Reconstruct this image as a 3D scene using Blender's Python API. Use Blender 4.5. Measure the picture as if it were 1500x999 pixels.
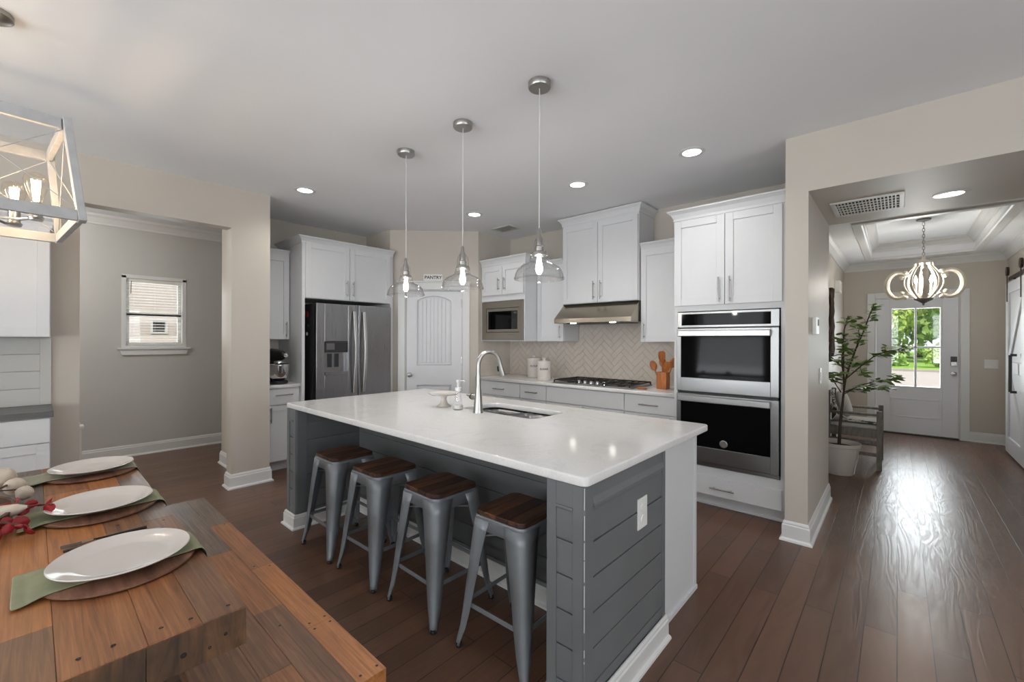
import bpy, bmesh, math, random
from math import sin, cos, pi, radians
from mathutils import Vector, Matrix
for _o in list(bpy.data.objects): bpy.data.objects.remove(_o)
S = bpy.context.scene
COL = S.collection
# ------------------------------------------------------------------ camera, world, sun, window light, exposure
CAM_H, YAW, ROLL = 1.38, radians(41.9), 0.0024
cam = bpy.data.objects.new('camera', bpy.data.cameras.new('camera')); COL.objects.link(cam)
cam.data.sensor_width = 36.0; cam.data.lens = 36.0 * 630 / 1500; cam.data.shift_y = -1.8 / 1500
cam.data.clip_start = 0.05; cam.data.clip_end = 300
cam.matrix_world = Matrix.Translation((0, 0, CAM_H)) @ Matrix.Rotation(YAW, 4, 'Z') @ Matrix.Rotation(pi / 2, 4, 'X') @ Matrix.Rotation(ROLL, 4, 'Z')
S.camera = cam
S.view_settings.view_transform = 'Standard'; S.view_settings.look = 'None'
S.view_settings.gamma = 1.0; S.view_settings.use_curve_mapping = False
S.view_settings.exposure = 0.0
S.cycles.max_bounces = 10; S.cycles.diffuse_bounces = 6; S.cycles.glossy_bounces = 5
S.cycles.transparent_max_bounces = 24; S.cycles.caustics_reflective = False; S.cycles.caustics_refractive = False
S.cycles.sample_clamp_indirect = 6.0; S.cycles.use_denoising = True
W = bpy.data.worlds.new('sky'); S.world = W; W.use_nodes = True
W.node_tree.nodes['Background'].inputs[0].default_value = (0.86, 0.93, 1.0, 1); W.node_tree.nodes['Background'].inputs[1].default_value = 1.3

def lamp(name, kind, loc, energy, color=(1, 1, 1), aim=None, **kw):
    d = bpy.data.lights.new(name, kind); d.energy = energy; d.color = color
    for k, v in kw.items(): setattr(d, k, v)
    o = bpy.data.objects.new(name, d); COL.objects.link(o); o.location = loc
    if aim is not None:
        o.rotation_euler = (Vector(aim) - Vector(loc)).to_track_quat('-Z', 'Y').to_euler()
    return o
lamp('sunlight', 'SUN', (10, -6, 20), 4.5, (1, 0.96, 0.88), aim=(10 - 4.2, -6 + 3.2, 20 - 8.5), angle=0.01)
DAY = (0.90, 0.955, 1.0)
BACK_Y, RIGHT_X, LEFT_X, H = -3.3, 3.4, -4.56, 2.775
REAR_WIN = [(-3.6, -2.2), (-1.4, 0.0), (0.9, 2.3)]
for a, b in REAR_WIN:
    lamp('window_daylight', 'AREA', ((a + b) / 2, BACK_Y - 0.25, 1.45), 105, DAY, aim=((a + b) / 2, 0, 2.6), shape='RECTANGLE', size=1.4, size_y=1.75)
SIDE_WIN = [(-2.4, -0.6), (0.4, 2.2)]
for a, b in SIDE_WIN:
    lamp('window_daylight', 'AREA', (RIGHT_X + 0.25, (a + b) / 2, 1.45), 40, DAY, aim=(0, (a + b) / 2, 2.6), shape='RECTANGLE', size=1.8, size_y=1.75)
lamp('hall_window_daylight', 'AREA', (-7.05, 1.0, 1.69), 7, DAY, aim=(-5, 1.0, 1.69), shape='RECTANGLE', size=0.55, size_y=0.8)
lamp('door_daylight', 'AREA', (0.19, 8.85, 1.3), 30, DAY, aim=(0.19, 5, 0.9), shape='RECTANGLE', size=0.52, size_y=1.15)

# ------------------------------------------------------------------ helpers
OFF = {}
def tag(o, label=None, cat=None, group=None, kind=None):
    if label: o['label'] = label
    if cat: o['category'] = cat
    if group: o['group'] = group
    if kind: o['kind'] = kind
    return o
def thing(name, label, cat, loc=(0, 0, 0), rz=0.0, group=None, world=True):
    o = bpy.data.objects.new(name, None); COL.objects.link(o); o.empty_display_size = 0.05
    o.location = loc; o.rotation_euler = (0, 0, rz)
    tag(o, label, cat, group)
    OFF[o.name] = Vector(loc) if world else Vector((0, 0, 0))
    return o
def children(o): return [c for c in bpy.data.objects if c.parent == o]
def dup(root, loc, label, rz=None, group=None):
    def rec(o, par):
        c = o.copy(); COL.objects.link(c); c.parent = par
        for ch in KIDS.get(o.name, []): rec(ch, c)
        return c
    r = rec(root, None); r.location = loc
    if rz is not None: r.rotation_euler = (0, 0, rz)
    r['label'] = label
    if group: r['group'] = group
    return r
KIDS = {}

class Fr:
    """a vertical frame: u runs along the wall, n out of it"""
    def __init__(s, O, ang):
        s.O = Vector((O[0], O[1], 0)); s.U = Vector((cos(ang), sin(ang), 0)); s.N = Vector((sin(ang), -cos(ang), 0)); s.ang = ang
    def p(s, u, n, z): return s.O + s.U * u + s.N * n + Vector((0, 0, z))
IDF = Fr((0, 0), 0)

class MB:
    def __init__(s): s.v = []; s.f = []; s.m = []; s.sm = []
    def add(s, vs, fs, m=0, sm=False):
        b = len(s.v); s.v += [Vector(x) for x in vs]
        for f in fs: s.f.append([b + i for i in f]); s.m.append(m); s.sm.append(sm)
        return s
    def box(s, x0, x1, y0, y1, z0, z1, m=0):
        vs = [(x, y, z) for z in (z0, z1) for y in (y0, y1) for x in (x0, x1)]
        return s.add(vs, [(0, 2, 3, 1), (4, 5, 7, 6), (0, 1, 5, 4), (2, 6, 7, 3), (0, 4, 6, 2), (1, 3, 7, 5)], m)
    def fb(s, F, u0, u1, n0, n1, z0, z1, m=0):
        vs = [F.p(u, n, z) for z in (z0, z1) for n in (n1, n0) for u in (u0, u1)]
        return s.add(vs, [(0, 2, 3, 1), (4, 5, 7, 6), (0, 1, 5, 4), (2, 6, 7, 3), (0, 4, 6, 2), (1, 3, 7, 5)], m)
    def obox(s, c, ax, ay, az, m=0):
        c, ax, ay, az = map(Vector, (c, ax, ay, az))
        vs = [c + ax * i + ay * j + az * k for k in (-1, 1) for j in (-1, 1) for i in (-1, 1)]
        return s.add(vs, [(0, 2, 3, 1), (4, 5, 7, 6), (0, 1, 5, 4), (2, 6, 7, 3), (0, 4, 6, 2), (1, 3, 7, 5)], m)
    def bar(s, a, b, w, t, up=(0, 0, 1), m=0):
        a, b = Vector(a), Vector(b); d = b - a; up = Vector(up); x = d.cross(up)
        if x.length < 1e-6: x = d.cross(Vector((1, 0, 0)))
        x.normalize(); y = x.cross(d).normalized()
        return s.obox((a + b) / 2, d / 2, x * w / 2, y * t / 2, m)
    def tube(s, pts, r, n=10, m=0, caps=True):
        pts = [Vector(p) for p in pts]; rs = r if isinstance(r, (list, tuple)) else [r] * len(pts)
        d0 = (pts[1] - pts[0]).normalized(); ref = Vector((0, 0, 1)) if abs(d0.z) < 0.9 else Vector((1, 0, 0))
        x = d0.cross(ref).normalized(); vs = []
        for i, p in enumerate(pts):
            d = (pts[min(i + 1, len(pts) - 1)] - pts[max(i - 1, 0)]).normalized()
            x = (x - d * x.dot(d)).normalized(); y = d.cross(x)
            vs += [p + (x * cos(2 * pi * k / n) + y * sin(2 * pi * k / n)) * rs[i] for k in range(n)]
        fs = [(i * n + k, i * n + (k + 1) % n, (i + 1) * n + (k + 1) % n, (i + 1) * n + k) for i in range(len(pts) - 1) for k in range(n)]
        s.add(vs, fs, m, True)
        if caps:
            b = len(s.v) - len(vs); e = (len(pts) - 1) * n
            s.f.append([b + k for k in range(n)][::-1]); s.m.append(m); s.sm.append(False)
            s.f.append([b + e + k for k in range(n)]); s.m.append(m); s.sm.append(False)
        return s
    def lathe(s, prof, c=(0, 0, 0), n=32, m=0, sx=1, sy=1, smooth=True, axis=None):
        c = Vector(c); vs = []; fs = []
        for r, z in prof:
            for k in range(n):
                p = Vector((r * sx * cos(2 * pi * k / n), r * sy * sin(2 * pi * k / n), z))
                if axis is not None: p = axis @ p
                vs.append(c + p)
        for i in range(len(prof) - 1):
            for k in range(n): fs.append((i * n + k, i * n + (k + 1) % n, (i + 1) * n + (k + 1) % n, (i + 1) * n + k))
        return s.add(vs, fs, m, smooth)
    def prism(s, poly, F, n0, n1, m=0):
        k = len(poly); vs = [F.p(u, n0, z) for u, z in poly] + [F.p(u, n1, z) for u, z in poly]
        fs = [list(range(k))[::-1], list(range(k, 2 * k))] + [(i, (i + 1) % k, k + (i + 1) % k, k + i) for i in range(k)]
        return s.add(vs, fs, m)
    def zprism(s, poly, z0, z1, m=0, sm=False):
        k = len(poly); vs = [(x, y, z0) for x, y in poly] + [(x, y, z1) for x, y in poly]
        fs = [list(range(k))[::-1], list(range(k, 2 * k))] + [(i, (i + 1) % k, k + (i + 1) % k, k + i) for i in range(k)]
        return s.add(vs, fs, m, sm)
    def ball(s, c, r, n=16, m=0, sx=1, sy=1, sz=1):
        h = n // 2
        return s.lathe([(max(r * sin(pi * i / h), 1e-4), -r * sz * cos(pi * i / h)) for i in range(h + 1)], c, n, m, sx, sy)
    def sweep(s, path, prof, closed=False, m=0, side=1):
        """profile of (offset, z) swept along a 2D path, offset to the left (side=1)"""
        P = [Vector((p[0], p[1])) for p in path]; N = len(P); rows = []
        for i in range(N):
            a = P[i] - P[i - 1] if (i > 0 or closed) else None
            b = P[(i + 1) % N] - P[i] if (i < N - 1 or closed) else None
            na = Vector((-a.y, a.x)).normalized() * side if a else None
            nb = Vector((-b.y, b.x)).normalized() * side if b else None
            if na is None: mt = nb
            elif nb is None: mt = na
            else:
                mt = (na + nb); mt = mt / max(mt.dot(na), 0.2)
            rows.append([(P[i].x + mt.x * o, P[i].y + mt.y * o, z) for o, z in prof])
        k = len(prof); vs = [p for r in rows for p in r]; fs = []
        for i in range(N if closed else N - 1):
            j = (i + 1) % N
            for q in range(k): fs.append((i * k + q, j * k + q, j * k + (q + 1) % k, i * k + (q + 1) % k))
        if not closed: fs += [list(range(k)), [(N - 1) * k + q for q in range(k)][::-1]]
        return s.add(vs, fs, m)
    def build(s, name, mats, parent=None, bevel=0.0, seg=2, solid=0.0, sub=0, smooth=None, recalc=True):
        off = OFF.get(parent.name, Vector((0, 0, 0))) if parent else Vector((0, 0, 0))
        me = bpy.data.meshes.new(name); me.from_pydata([tuple(v - off) for v in s.v], [], s.f)
        mats = mats if isinstance(mats, (list, tuple)) else [mats]
        for mt in mats: me.materials.append(mt)
        for p, mi, sm in zip(me.polygons, s.m, s.sm):
            p.material_index = mi; p.use_smooth = sm if smooth is None else smooth
        if recalc:
            bm = bmesh.new(); bm.from_mesh(me); bmesh.ops.recalc_face_normals(bm, faces=bm.faces); bm.to_mesh(me); bm.free()
        if any(s.sm): me.set_sharp_from_angle(angle=radians(38))
        o = bpy.data.objects.new(name, me); COL.objects.link(o)
        if parent:
            o.parent = parent; OFF[o.name] = off; KIDS.setdefault(parent.name, []).append(o)
        else: OFF[o.name] = Vector((0, 0, 0))
        if solid:
            md = o.modifiers.new('thickness', 'SOLIDIFY'); md.thickness = solid; md.offset = 0
        if bevel:
            md = o.modifiers.new('bevel', 'BEVEL'); md.width = bevel; md.segments = seg; md.limit_method = 'ANGLE'; md.angle_limit = radians(40)
        if sub:
            md = o.modifiers.new('subdivision', 'SUBSURF'); md.levels = sub; md.render_levels = sub
        return o
def struct(mb, name, mat, label=None, cat=None, **kw):
    o = mb.build(name, mat, **kw); o['kind'] = 'structure'
    if label: o['label'] = label
    if cat: o['category'] = cat
    return o
def slab(name, outer, holes, z0, z1, mat, parent=None, bevel=0.003):
    cu = bpy.data.curves.new(name, 'CURVE'); cu.dimensions = '2D'; cu.fill_mode = 'BOTH'
    off = OFF.get(parent.name, Vector((0, 0, 0))) if parent else Vector((0, 0, 0))
    for loop in [outer] + holes:
        sp = cu.splines.new('POLY'); sp.points.add(len(loop) - 1); sp.use_cyclic_u = True
        for q, (x, y) in zip(sp.points, loop): q.co = (x - off.x, y - off.y, 0, 1)
    cu.extrude = (z1 - z0) / 2 - bevel; cu.bevel_depth = bevel; cu.bevel_resolution = 2; cu.offset = -bevel
    tmp = bpy.data.objects.new('tmp', cu); COL.objects.link(tmp)
    dg = bpy.context.evaluated_depsgraph_get(); me = bpy.data.meshes.new_from_object(tmp.evaluated_get(dg))
    bpy.data.objects.remove(tmp); bpy.data.curves.remove(cu)
    me.transform(Matrix.Translation((0, 0, (z0 + z1) / 2 - off.z))); me.name = name
    me.materials.clear(); me.materials.append(mat)
    o = bpy.data.objects.new(name, me); COL.objects.link(o); OFF[o.name] = off
    if parent: o.parent = parent; KIDS.setdefault(parent.name, []).append(o)
    return o
def rrect(x0, x1, y0, y1, r, n=6):
    pts = []
    for cx, cy, a in ((x1 - r, y0 + r, -pi / 2), (x1 - r, y1 - r, 0), (x0 + r, y1 - r, pi / 2), (x0 + r, y0 + r, pi)):
        pts += [(cx + r * cos(a + pi / 2 * i / n), cy + r * sin(a + pi / 2 * i / n)) for i in range(n + 1)]
    return pts
def text(name, s, size, mat, loc, rot, parent=None, ext=0.0006):
    cu = bpy.data.curves.new(name, 'FONT'); cu.body = s; cu.size = size; cu.extrude = ext; cu.offset = size * .022; cu.align_x = 'CENTER'; cu.align_y = 'CENTER'
    tmp = bpy.data.objects.new('tmp', cu); COL.objects.link(tmp)
    dg = bpy.context.evaluated_depsgraph_get(); me = bpy.data.meshes.new_from_object(tmp.evaluated_get(dg))
    bpy.data.objects.remove(tmp); me.materials.clear(); me.materials.append(mat); me.name = name
    o = bpy.data.objects.new(name, me); COL.objects.link(o)
    off = OFF.get(parent.name, Vector((0, 0, 0))) if parent else Vector((0, 0, 0))
    o.location = Vector(loc) - off; o.rotation_euler = rot
    if parent: o.parent = parent; OFF[o.name] = off; KIDS.setdefault(parent.name, []).append(o)
    return o

# ------------------------------------------------------------------ materials
def lin(c):
    if isinstance(c, (int, float)): c = (c, c, c)
    return tuple(((x / 255) / 12.92 if x / 255 <= 0.04045 else ((x / 255 + 0.055) / 1.055) ** 2.4) for x in c) + (1,)
class NT:
    def __init__(s, name):
        s.mat = bpy.data.materials.new(name); s.mat.use_nodes = True; s.t = s.mat.node_tree; s.n = s.t.nodes
        s.b = s.n['Principled BSDF']; s.out = s.n['Material Output']
    def node(s, typ, **kw):
        nd = s.n.new(typ)
        for k, v in kw.items():
            if k.startswith('i_'): nd.inputs[k[2:].replace('_', ' ')].default_value = v
            else: setattr(nd, k, v)
        return nd
    def link(s, a, b): s.t.links.new(a, b)
    def coords(s, scale=(1, 1, 1), rot=(0, 0, 0), src='Object'):
        tc = s.node('ShaderNodeTexCoord'); mp = s.node('ShaderNodeMapping'); s.link(tc.outputs[src], mp.inputs[0])
        mp.inputs['Scale'].default_value = scale; mp.inputs['Rotation'].default_value = rot; return mp.outputs[0]
    def noise(s, vec, scale=5, detail=4, rough=0.5, dist=0.0):
        nd = s.node('ShaderNodeTexNoise'); nd.inputs['Scale'].default_value = scale; nd.inputs['Detail'].default_value = detail
        nd.inputs['Roughness'].default_value = rough; nd.inputs['Distortion'].default_value = dist
        if vec: s.link(vec, nd.inputs['Vector'])
        return nd.outputs['Fac']
    def ramp(s, fac, stops):
        nd = s.node('ShaderNodeValToRGB'); s.link(fac, nd.inputs[0]); e = nd.color_ramp.elements
        while len(e) < len(stops): e.new(0.5)
        for q, (p, c) in zip(e, stops): q.position = p; q.color = c
        return nd.outputs[0]
    def mix(s, a, b, fac, mode='MIX'):
        nd = s.node('ShaderNodeMix', data_type='RGBA', blend_type=mode)
        for sock, v in ((nd.inputs[0], fac), (nd.inputs[6], a), (nd.inputs[7], b)):
            if hasattr(v, 'is_linked'): s.link(v, sock)
            else: sock.default_value = v
        return nd.outputs[2]
    def bump(s, h, strength=0.2, dist=0.002):
        nd = s.node('ShaderNodeBump'); nd.inputs['Strength'].default_value = strength; nd.inputs['Distance'].default_value = dist
        s.link(h, nd.inputs['Height']); s.link(nd.outputs[0], s.b.inputs['Normal'])
    def col(s, c):
        if hasattr(c, 'is_linked'): s.link(c, s.b.inputs['Base Color'])
        else: s.b.inputs['Base Color'].default_value = c
    def set(s, **kw):
        for k, v in kw.items():
            i = s.b.inputs[k.replace('_', ' ')]
            if hasattr(v, 'is_linked'): s.link(v, i)
            else: i.default_value = v
        return s
def paint(name, c, rough=0.5, var=0.04, scale=8, bump=0.0, spec=0.5, metal=0.0):
    t = NT(name); v = t.coords(); n = t.noise(v, scale, 3); L = lin(c)
    t.col(t.ramp(n, [(0.3, tuple(x * (1 - var) for x in L[:3]) + (1,)), (0.7, tuple(min(1, x * (1 + var)) for x in L[:3]) + (1,))]))
    t.set(Roughness=rough, Metallic=metal); t.b.inputs['Specular IOR Level'].default_value = spec
    if bump: t.bump(t.noise(v, 220, 2), bump, 0.001)
    return t.mat
def steel(name, c, rough=0.28, stretch=(1, 1, 60), aniso=0.0):
    t = NT(name); v = t.coords(stretch); n = t.noise(v, 6, 3)
    L = lin(c); t.col(t.ramp(n, [(0.2, tuple(x * .97 for x in L[:3]) + (1,)), (0.8, tuple(min(1, x * 1.03) for x in L[:3]) + (1,))]))
    r = t.node('ShaderNodeMapRange'); t.link(n, r.inputs[0]); r.inputs[3].default_value = rough * .92; r.inputs[4].default_value = rough * 1.1
    t.set(Metallic=1.0, Roughness=r.outputs[0]); return t.mat
def wood(name, cs, stretch=(1.2, 14, 14), rough=0.5, scale=3.0, bump=0.15, blotch=0.35, blotch_c=(60, 50, 46)):
    t = NT(name); v = t.coords(stretch); g = t.noise(v, scale, 8, 0.62, 1.2)
    base = t.ramp(g, [(0.28, lin(cs[0])), (0.5, lin(cs[1])), (0.74, lin(cs[2]))])
    b = t.noise(t.coords((1, 1.6, 1.6)), 4.5, 5, 0.6, 0.4)
    m = t.ramp(b, [(0.46, (0, 0, 0, 1)), (0.72, (blotch,) * 3 + (1,))])
    t.col(t.mix(base, lin(blotch_c), m)); t.set(Roughness=rough); t.bump(g, bump, 0.002); return t.mat
def emit(name, c, strength):
    t = NT(name); t.b.inputs['Emission Color'].default_value = lin(c); t.b.inputs['Emission Strength'].default_value = strength
    t.col(lin(c)); return t.mat
def glass(name, tint=(1, 1, 1, 1), refl=1.0, rough=0.02, base=0.04):
    t = NT(name); t.n.remove(t.b)
    tr = t.node('ShaderNodeBsdfTransparent'); tr.inputs[0].default_value = tint
    gl = t.node('ShaderNodeBsdfGlossy'); gl.inputs['Roughness'].default_value = rough
    lw = t.node('ShaderNodeLayerWeight'); lw.inputs[0].default_value = 0.5
    pw = t.node('ShaderNodeMath', operation='POWER'); t.link(lw.outputs['Facing'], pw.inputs[0]); pw.inputs[1].default_value = 3.5
    mr = t.node('ShaderNodeMath', operation='MULTIPLY_ADD'); mr.use_clamp = True; t.link(pw.outputs[0], mr.inputs[0]); mr.inputs[1].default_value = refl; mr.inputs[2].default_value = base
    mx = t.node('ShaderNodeMixShader'); t.link(mr.outputs[0], mx.inputs[0]); t.link(tr.outputs[0], mx.inputs[1]); t.link(gl.outputs[0], mx.inputs[2])
    t.link(mx.outputs[0], t.out.inputs[0]); return t.mat

M = {}
M['wall'] = paint('beige_wall_paint', (189, 182, 172), 0.48, 0.015, 3, 0.05, 0.4)
M['hallwall'] = paint('grey_hall_paint', (188, 187, 183), 0.5, 0.015, 3, 0.05, 0.4)
M['ceil'] = paint('ceiling_paint', (232, 233, 235), 0.7, 0.012, 2, 0.05, 0.3)
M['trim'] = paint('white_trim_paint', (214, 214, 213), 0.35, 0.01)
M['cab'] = paint('white_cabinet_paint', (211, 212, 214), 0.38, 0.01)
M['door'] = paint('white_door_paint', (214, 215, 218), 0.4, 0.01)
M['grey'] = paint('charcoal_island_paint', (106, 109, 111), 0.45, 0.06, 6, 0.1)
M['toe'] = paint('grey_toe_kick', (170, 170, 170), 0.6)  # plain mid grey
M['gap'] = paint('dark_gap', (24, 24, 24), 0.8)
M['steel'] = steel('stainless_steel', (146, 146, 147), 0.3)
M['steelv'] = steel('stainless_steel_side_grain', (162, 162, 164), 0.28, (40, 40, 1))
M['brightsteel'] = steel('bright_steel', (178, 178, 178), 0.3)
M['handle'] = steel('satin_handle_steel', (214, 214, 214), 0.36)
M['nickel'] = steel('brushed_nickel', (170, 168, 164), 0.3)
M['darksteel'] = paint('dark_fridge_side', (44, 44, 46), 0.45)
M['chrome'] = steel('chrome', (220, 220, 222), 0.08)
M['warmsteel'] = steel('warm_microwave_steel', (158, 150, 138), 0.35, (1, 1, 40))
M['black'] = paint('black_enamel', (20, 19, 18), 0.35)
M['iron'] = paint('black_cast_iron', (34, 30, 27), 0.55)
M['ovenglass'] = paint('black_oven_glass', (9, 9, 10), 0.05, 0.0, spec=0.1)
M['gunmetal'] = paint('grey_gunmetal_metal', (130, 135, 140), 0.36, 0.05, 14, 0, 0.5, 0.3)
M['rubber'] = paint('black_rubber', (28, 28, 28), 0.7)
M['plastic'] = paint('white_plastic', (225, 225, 222), 0.35)
M['ceramic'] = paint('white_ceramic', (210, 204, 198), 0.12, 0.01)
M['seatwood'] = wood('dark_stool_wood', [(28, 18, 13), (74, 47, 33), (118, 80, 57)], (14, 1.3, 14), 0.42, 2.6, 0.08, 0.25, (40, 22, 15))
M['seatwood2'] = wood('mid_stool_wood', [(40, 25, 17), (88, 56, 38), (128, 88, 62)], (14, 1.3, 14), 0.42, 2.6, 0.08, 0.2, (40, 22, 15))
M['seatwood3'] = wood('blackish_stool_wood', [(24, 16, 12), (58, 37, 27), (92, 62, 46)], (14, 1.3, 14), 0.42, 2.6, 0.08, 0.2, (40, 22, 15))
M['spoon'] = wood('warm_utensil_wood', [(120, 66, 28), (170, 100, 46), (196, 124, 64)], (10, 10, 1.5), 0.45, 3, 0.05, 0.1)
M['charger'] = wood('brown_charger_wood', [(84, 56, 42), (118, 82, 64), (140, 100, 80)], (1, 8, 8), 0.5, 3, 0.05, 0.1)
M['board1'] = wood('reclaimed_board_tan', [(108, 68, 42), (146, 95, 59), (174, 120, 78)], (1.2, 34, 34), 0.36, 2.4, 0.15, 0.35, (92, 64, 48))
M['board2'] = wood('reclaimed_board_brown', [(90, 62, 44), (118, 82, 57), (144, 106, 76)], (1.2, 34, 34), 0.38, 2.4, 0.15, 0.3, (66, 57, 52))
M['board3'] = wood('reclaimed_board_orange', [(134, 84, 46), (168, 108, 60), (190, 130, 80)], (1.2, 34, 34), 0.38, 2.4, 0.15, 0.35, (100, 74, 56))
M['board4'] = wood('reclaimed_board_grey', [(80, 66, 56), (108, 90, 78), (136, 117, 104)], (1.2, 34, 34), 0.34, 2.4, 0.2, 0.5, (60, 58, 60))
M['endwood'] = wood('end_grain_board', [(48, 34, 24), (96, 68, 44), (128, 90, 58)], (9, 9, 1.2), 0.6, 3, 0.3, 0.6, (44, 38, 34))
M['hutchtop'] = wood('grey_stained_counter', [(74, 73, 72), (92, 91, 90), (110, 108, 106)], (12, 1, 12), 0.35, 2, 0.05, 0.1)
M['greywood'] = wood('grey_weathered_wood', [(86, 80, 74), (116, 109, 102), (138, 130, 122)], (8, 8, 1.5), 0.6, 3, 0.1, 0.2)
M['lantern'] = paint('whitewashed_lantern_wood', (178, 178, 178), 0.6, 0.08, 20)
M['sage'] = paint('sage_green_cloth', (138, 140, 112), 0.9, 0.06, 30, 0.3)
M['taupe'] = paint('taupe_green_cloth', (150, 146, 128), 0.9, 0.06, 30, 0.3)
M['redleaf'] = paint('red_preserved_leaf', (142, 20, 30), 0.5, 0.2, 20)
M['cotton'] = paint('pale_cotton_fluff', (196, 182, 166), 0.95, 0.08, 40, 0.6)
M['stem'] = paint('brown_stem', (82, 60, 46), 0.8, 0.1, 20)
M['bark'] = paint('dark_tree_bark', (74, 60, 52), 0.85, 0.15, 20)
M['leaf'] = paint('green_houseplant_leaf', (126, 156, 82), 0.45, 0.25, 6)
M['soil'] = paint('dark_soil', (40, 32, 27), 0.95, 0.3, 40)
M['treeleaf'] = paint('yellow_green_leaf', (176, 196, 100), 0.6, 0.3, 1.2)  # paler yellow-green foliage, used on some trees and shrubs
M['treeleaf2'] = paint('mid_green_leaf', (140, 170, 84), 0.6, 0.3, 1.5)  # deeper green foliage, used on the other trees and shrubs
M['lawn'] = paint('mown_lawn', (128, 164, 64), 0.9, 0.2, 3)
M['road'] = paint('pale_road', (176, 166, 162), 0.9, 0.05, 2)
M['outwall'] = paint('exterior_siding', (190, 186, 180), 0.8)
M['ink'] = paint('black_lettering', (22, 22, 22), 0.6)
M['greyink'] = paint('grey_lettering', (90, 88, 84), 0.6)
M['vent'] = paint('white_vent_metal', (205, 203, 198), 0.45)
M['ventdark'] = paint('dark_duct', (26, 24, 22), 0.9)
M['bronze'] = paint('dark_bronze_hardware', (52, 42, 34), 0.45, 0.1, 10, 0, 0.5, 0.6)
M['mesh'] = paint('lamp_cord', (205, 205, 205), 0.5)
M['candlewood'] = paint('distressed_white_wood', (220, 212, 198), 0.6, 0.1, 18)
M['greymetal'] = paint('aged_grey_metal', (128, 128, 130), 0.5, 0.08, 14, 0, 0.5, 0.3)
M['pillow'] = paint('light_grey_pillow', (190, 187, 182), 0.9, 0.05, 20, 0.3)
M['blind'] = paint('white_blind_slat', (232, 230, 224), 0.5)
M['red'] = paint('red_magnet', (176, 42, 44), 0.5)
M['green'] = paint('green_magnet', (40, 84, 52), 0.5)
M['bulb'] = emit('white_bulb', (255, 250, 242), 30)
M['downlight'] = emit('downlight_lens', (255, 250, 244), 9)
M['warmbulb'] = emit('warm_filament', (255, 226, 180), 60)
M['candle'] = emit('candle_bulb', (255, 246, 230), 14)
M['glass'] = glass('clear_shade_glass', (0.985, 0.985, 0.985, 1), 0.75, 0.05, 0.085)
M['pane'] = glass('window_pane_glass', (0.97, 0.98, 0.97, 1), 0.5)
M['amber'] = glass('clear_bulb_glass', (1, 0.96, 0.9, 1), 0.5, 0.03, 0.05)
def make_quartz():
    t = NT('white_quartz'); v = t.coords()
    a = t.noise(v, 2.2, 6, 0.6, 1.6); b = t.noise(v, 160, 2)
    vein = t.ramp(a, [(0.45, (0, 0, 0, 1)), (0.5, (0.55,) * 3 + (1,)), (0.56, (0, 0, 0, 1))])
    base = t.ramp(b, [(0.35, lin((222, 221, 219))), (0.65, lin((229, 228, 226)))])
    cl = t.ramp(t.noise(v, 5, 4), [(0.4, (0, 0, 0, 1)), (0.75, (0.5,) * 3 + (1,))])
    f = t.node('ShaderNodeMath', operation='MULTIPLY'); t.link(vein, f.inputs[0]); t.link(cl, f.inputs[1])
    t.col(t.mix(base, lin((176, 176, 178)), f.outputs[0])); t.set(Roughness=0.1); return t.mat
M['quartz'] = make_quartz()
def make_floor():
    t = NT('dark_hardwood_planks'); v = t.coords((1, 1, 1), (0, 0, pi / 2))
    br = t.node('ShaderNodeTexBrick'); t.link(v, br.inputs['Vector'])
    br.offset = 0.37; br.offset_frequency = 2; br.squash = 1.0
    for k, val in (('Scale', 1.0), ('Mortar Size', 0.0022), ('Mortar Smooth', 0.15), ('Bias', 0.0), ('Brick Width', 1.35), ('Row Height', 0.12)): br.inputs[k].default_value = val
    br.inputs['Color1'].default_value = lin((108, 79, 62)); br.inputs['Color2'].default_value = lin((89, 65, 52)); br.inputs['Mortar'].default_value = lin((42, 31, 26))
    # each board shifts its grain by its own colour
    sh = t.node('ShaderNodeVectorMath', operation='MULTIPLY_ADD'); t.link(br.outputs['Color'], sh.inputs[0]); sh.inputs[1].default_value = (160, 160, 160); t.link(v, sh.inputs[2])
    st = t.node('ShaderNodeVectorMath', operation='MULTIPLY'); t.link(sh.outputs[0], st.inputs[0]); st.inputs[1].default_value = (0.7, 5.0, 1)
    big = t.noise(st.outputs[0], 1.6, 3, 0.5, 0.8)
    wv = t.node('ShaderNodeMath', operation='MULTIPLY'); t.link(big, wv.inputs[0]); wv.inputs[1].default_value = 48
    sn = t.node('ShaderNodeMath', operation='SINE'); t.link(wv.outputs[0], sn.inputs[0])
    st2 = t.node('ShaderNodeVectorMath', operation='MULTIPLY'); t.link(sh.outputs[0], st2.inputs[0]); st2.inputs[1].default_value = (3, 60, 1)
    fine = t.noise(st2.outputs[0], 2, 4, 0.6)
    h = t.node('ShaderNodeMath', operation='MULTIPLY_ADD'); t.link(sn.outputs[0], h.inputs[0]); h.inputs[1].default_value = 0.30
    fs = t.node('ShaderNodeMath', operation='MULTIPLY_ADD'); t.link(fine, fs.inputs[0]); fs.inputs[1].default_value = 0.35; fs.inputs[2].default_value = 0.33; t.link(fs.outputs[0], h.inputs[2])
    g = t.ramp(h.outputs[0], [(0.15, (0.90,) * 3 + (1,)), (0.85, (1.05, 1.04, 1.03, 1))])
    t.col(t.mix(br.outputs['Color'], g, 1.0, 'MULTIPLY'))
    hh = t.node('ShaderNodeMath', operation='MULTIPLY_ADD'); t.link(br.outputs['Fac'], hh.inputs[0]); hh.inputs[1].default_value = -2.0; t.link(h.outputs[0], hh.inputs[2])
    r = t.node('ShaderNodeMapRange'); t.link(h.outputs[0], r.inputs[0]); r.inputs[3].default_value = 0.26; r.inputs[4].default_value = 0.38
    t.set(Roughness=r.outputs[0]); t.bump(hh.outputs[0], 0.30, 0.0011); return t.mat
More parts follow.
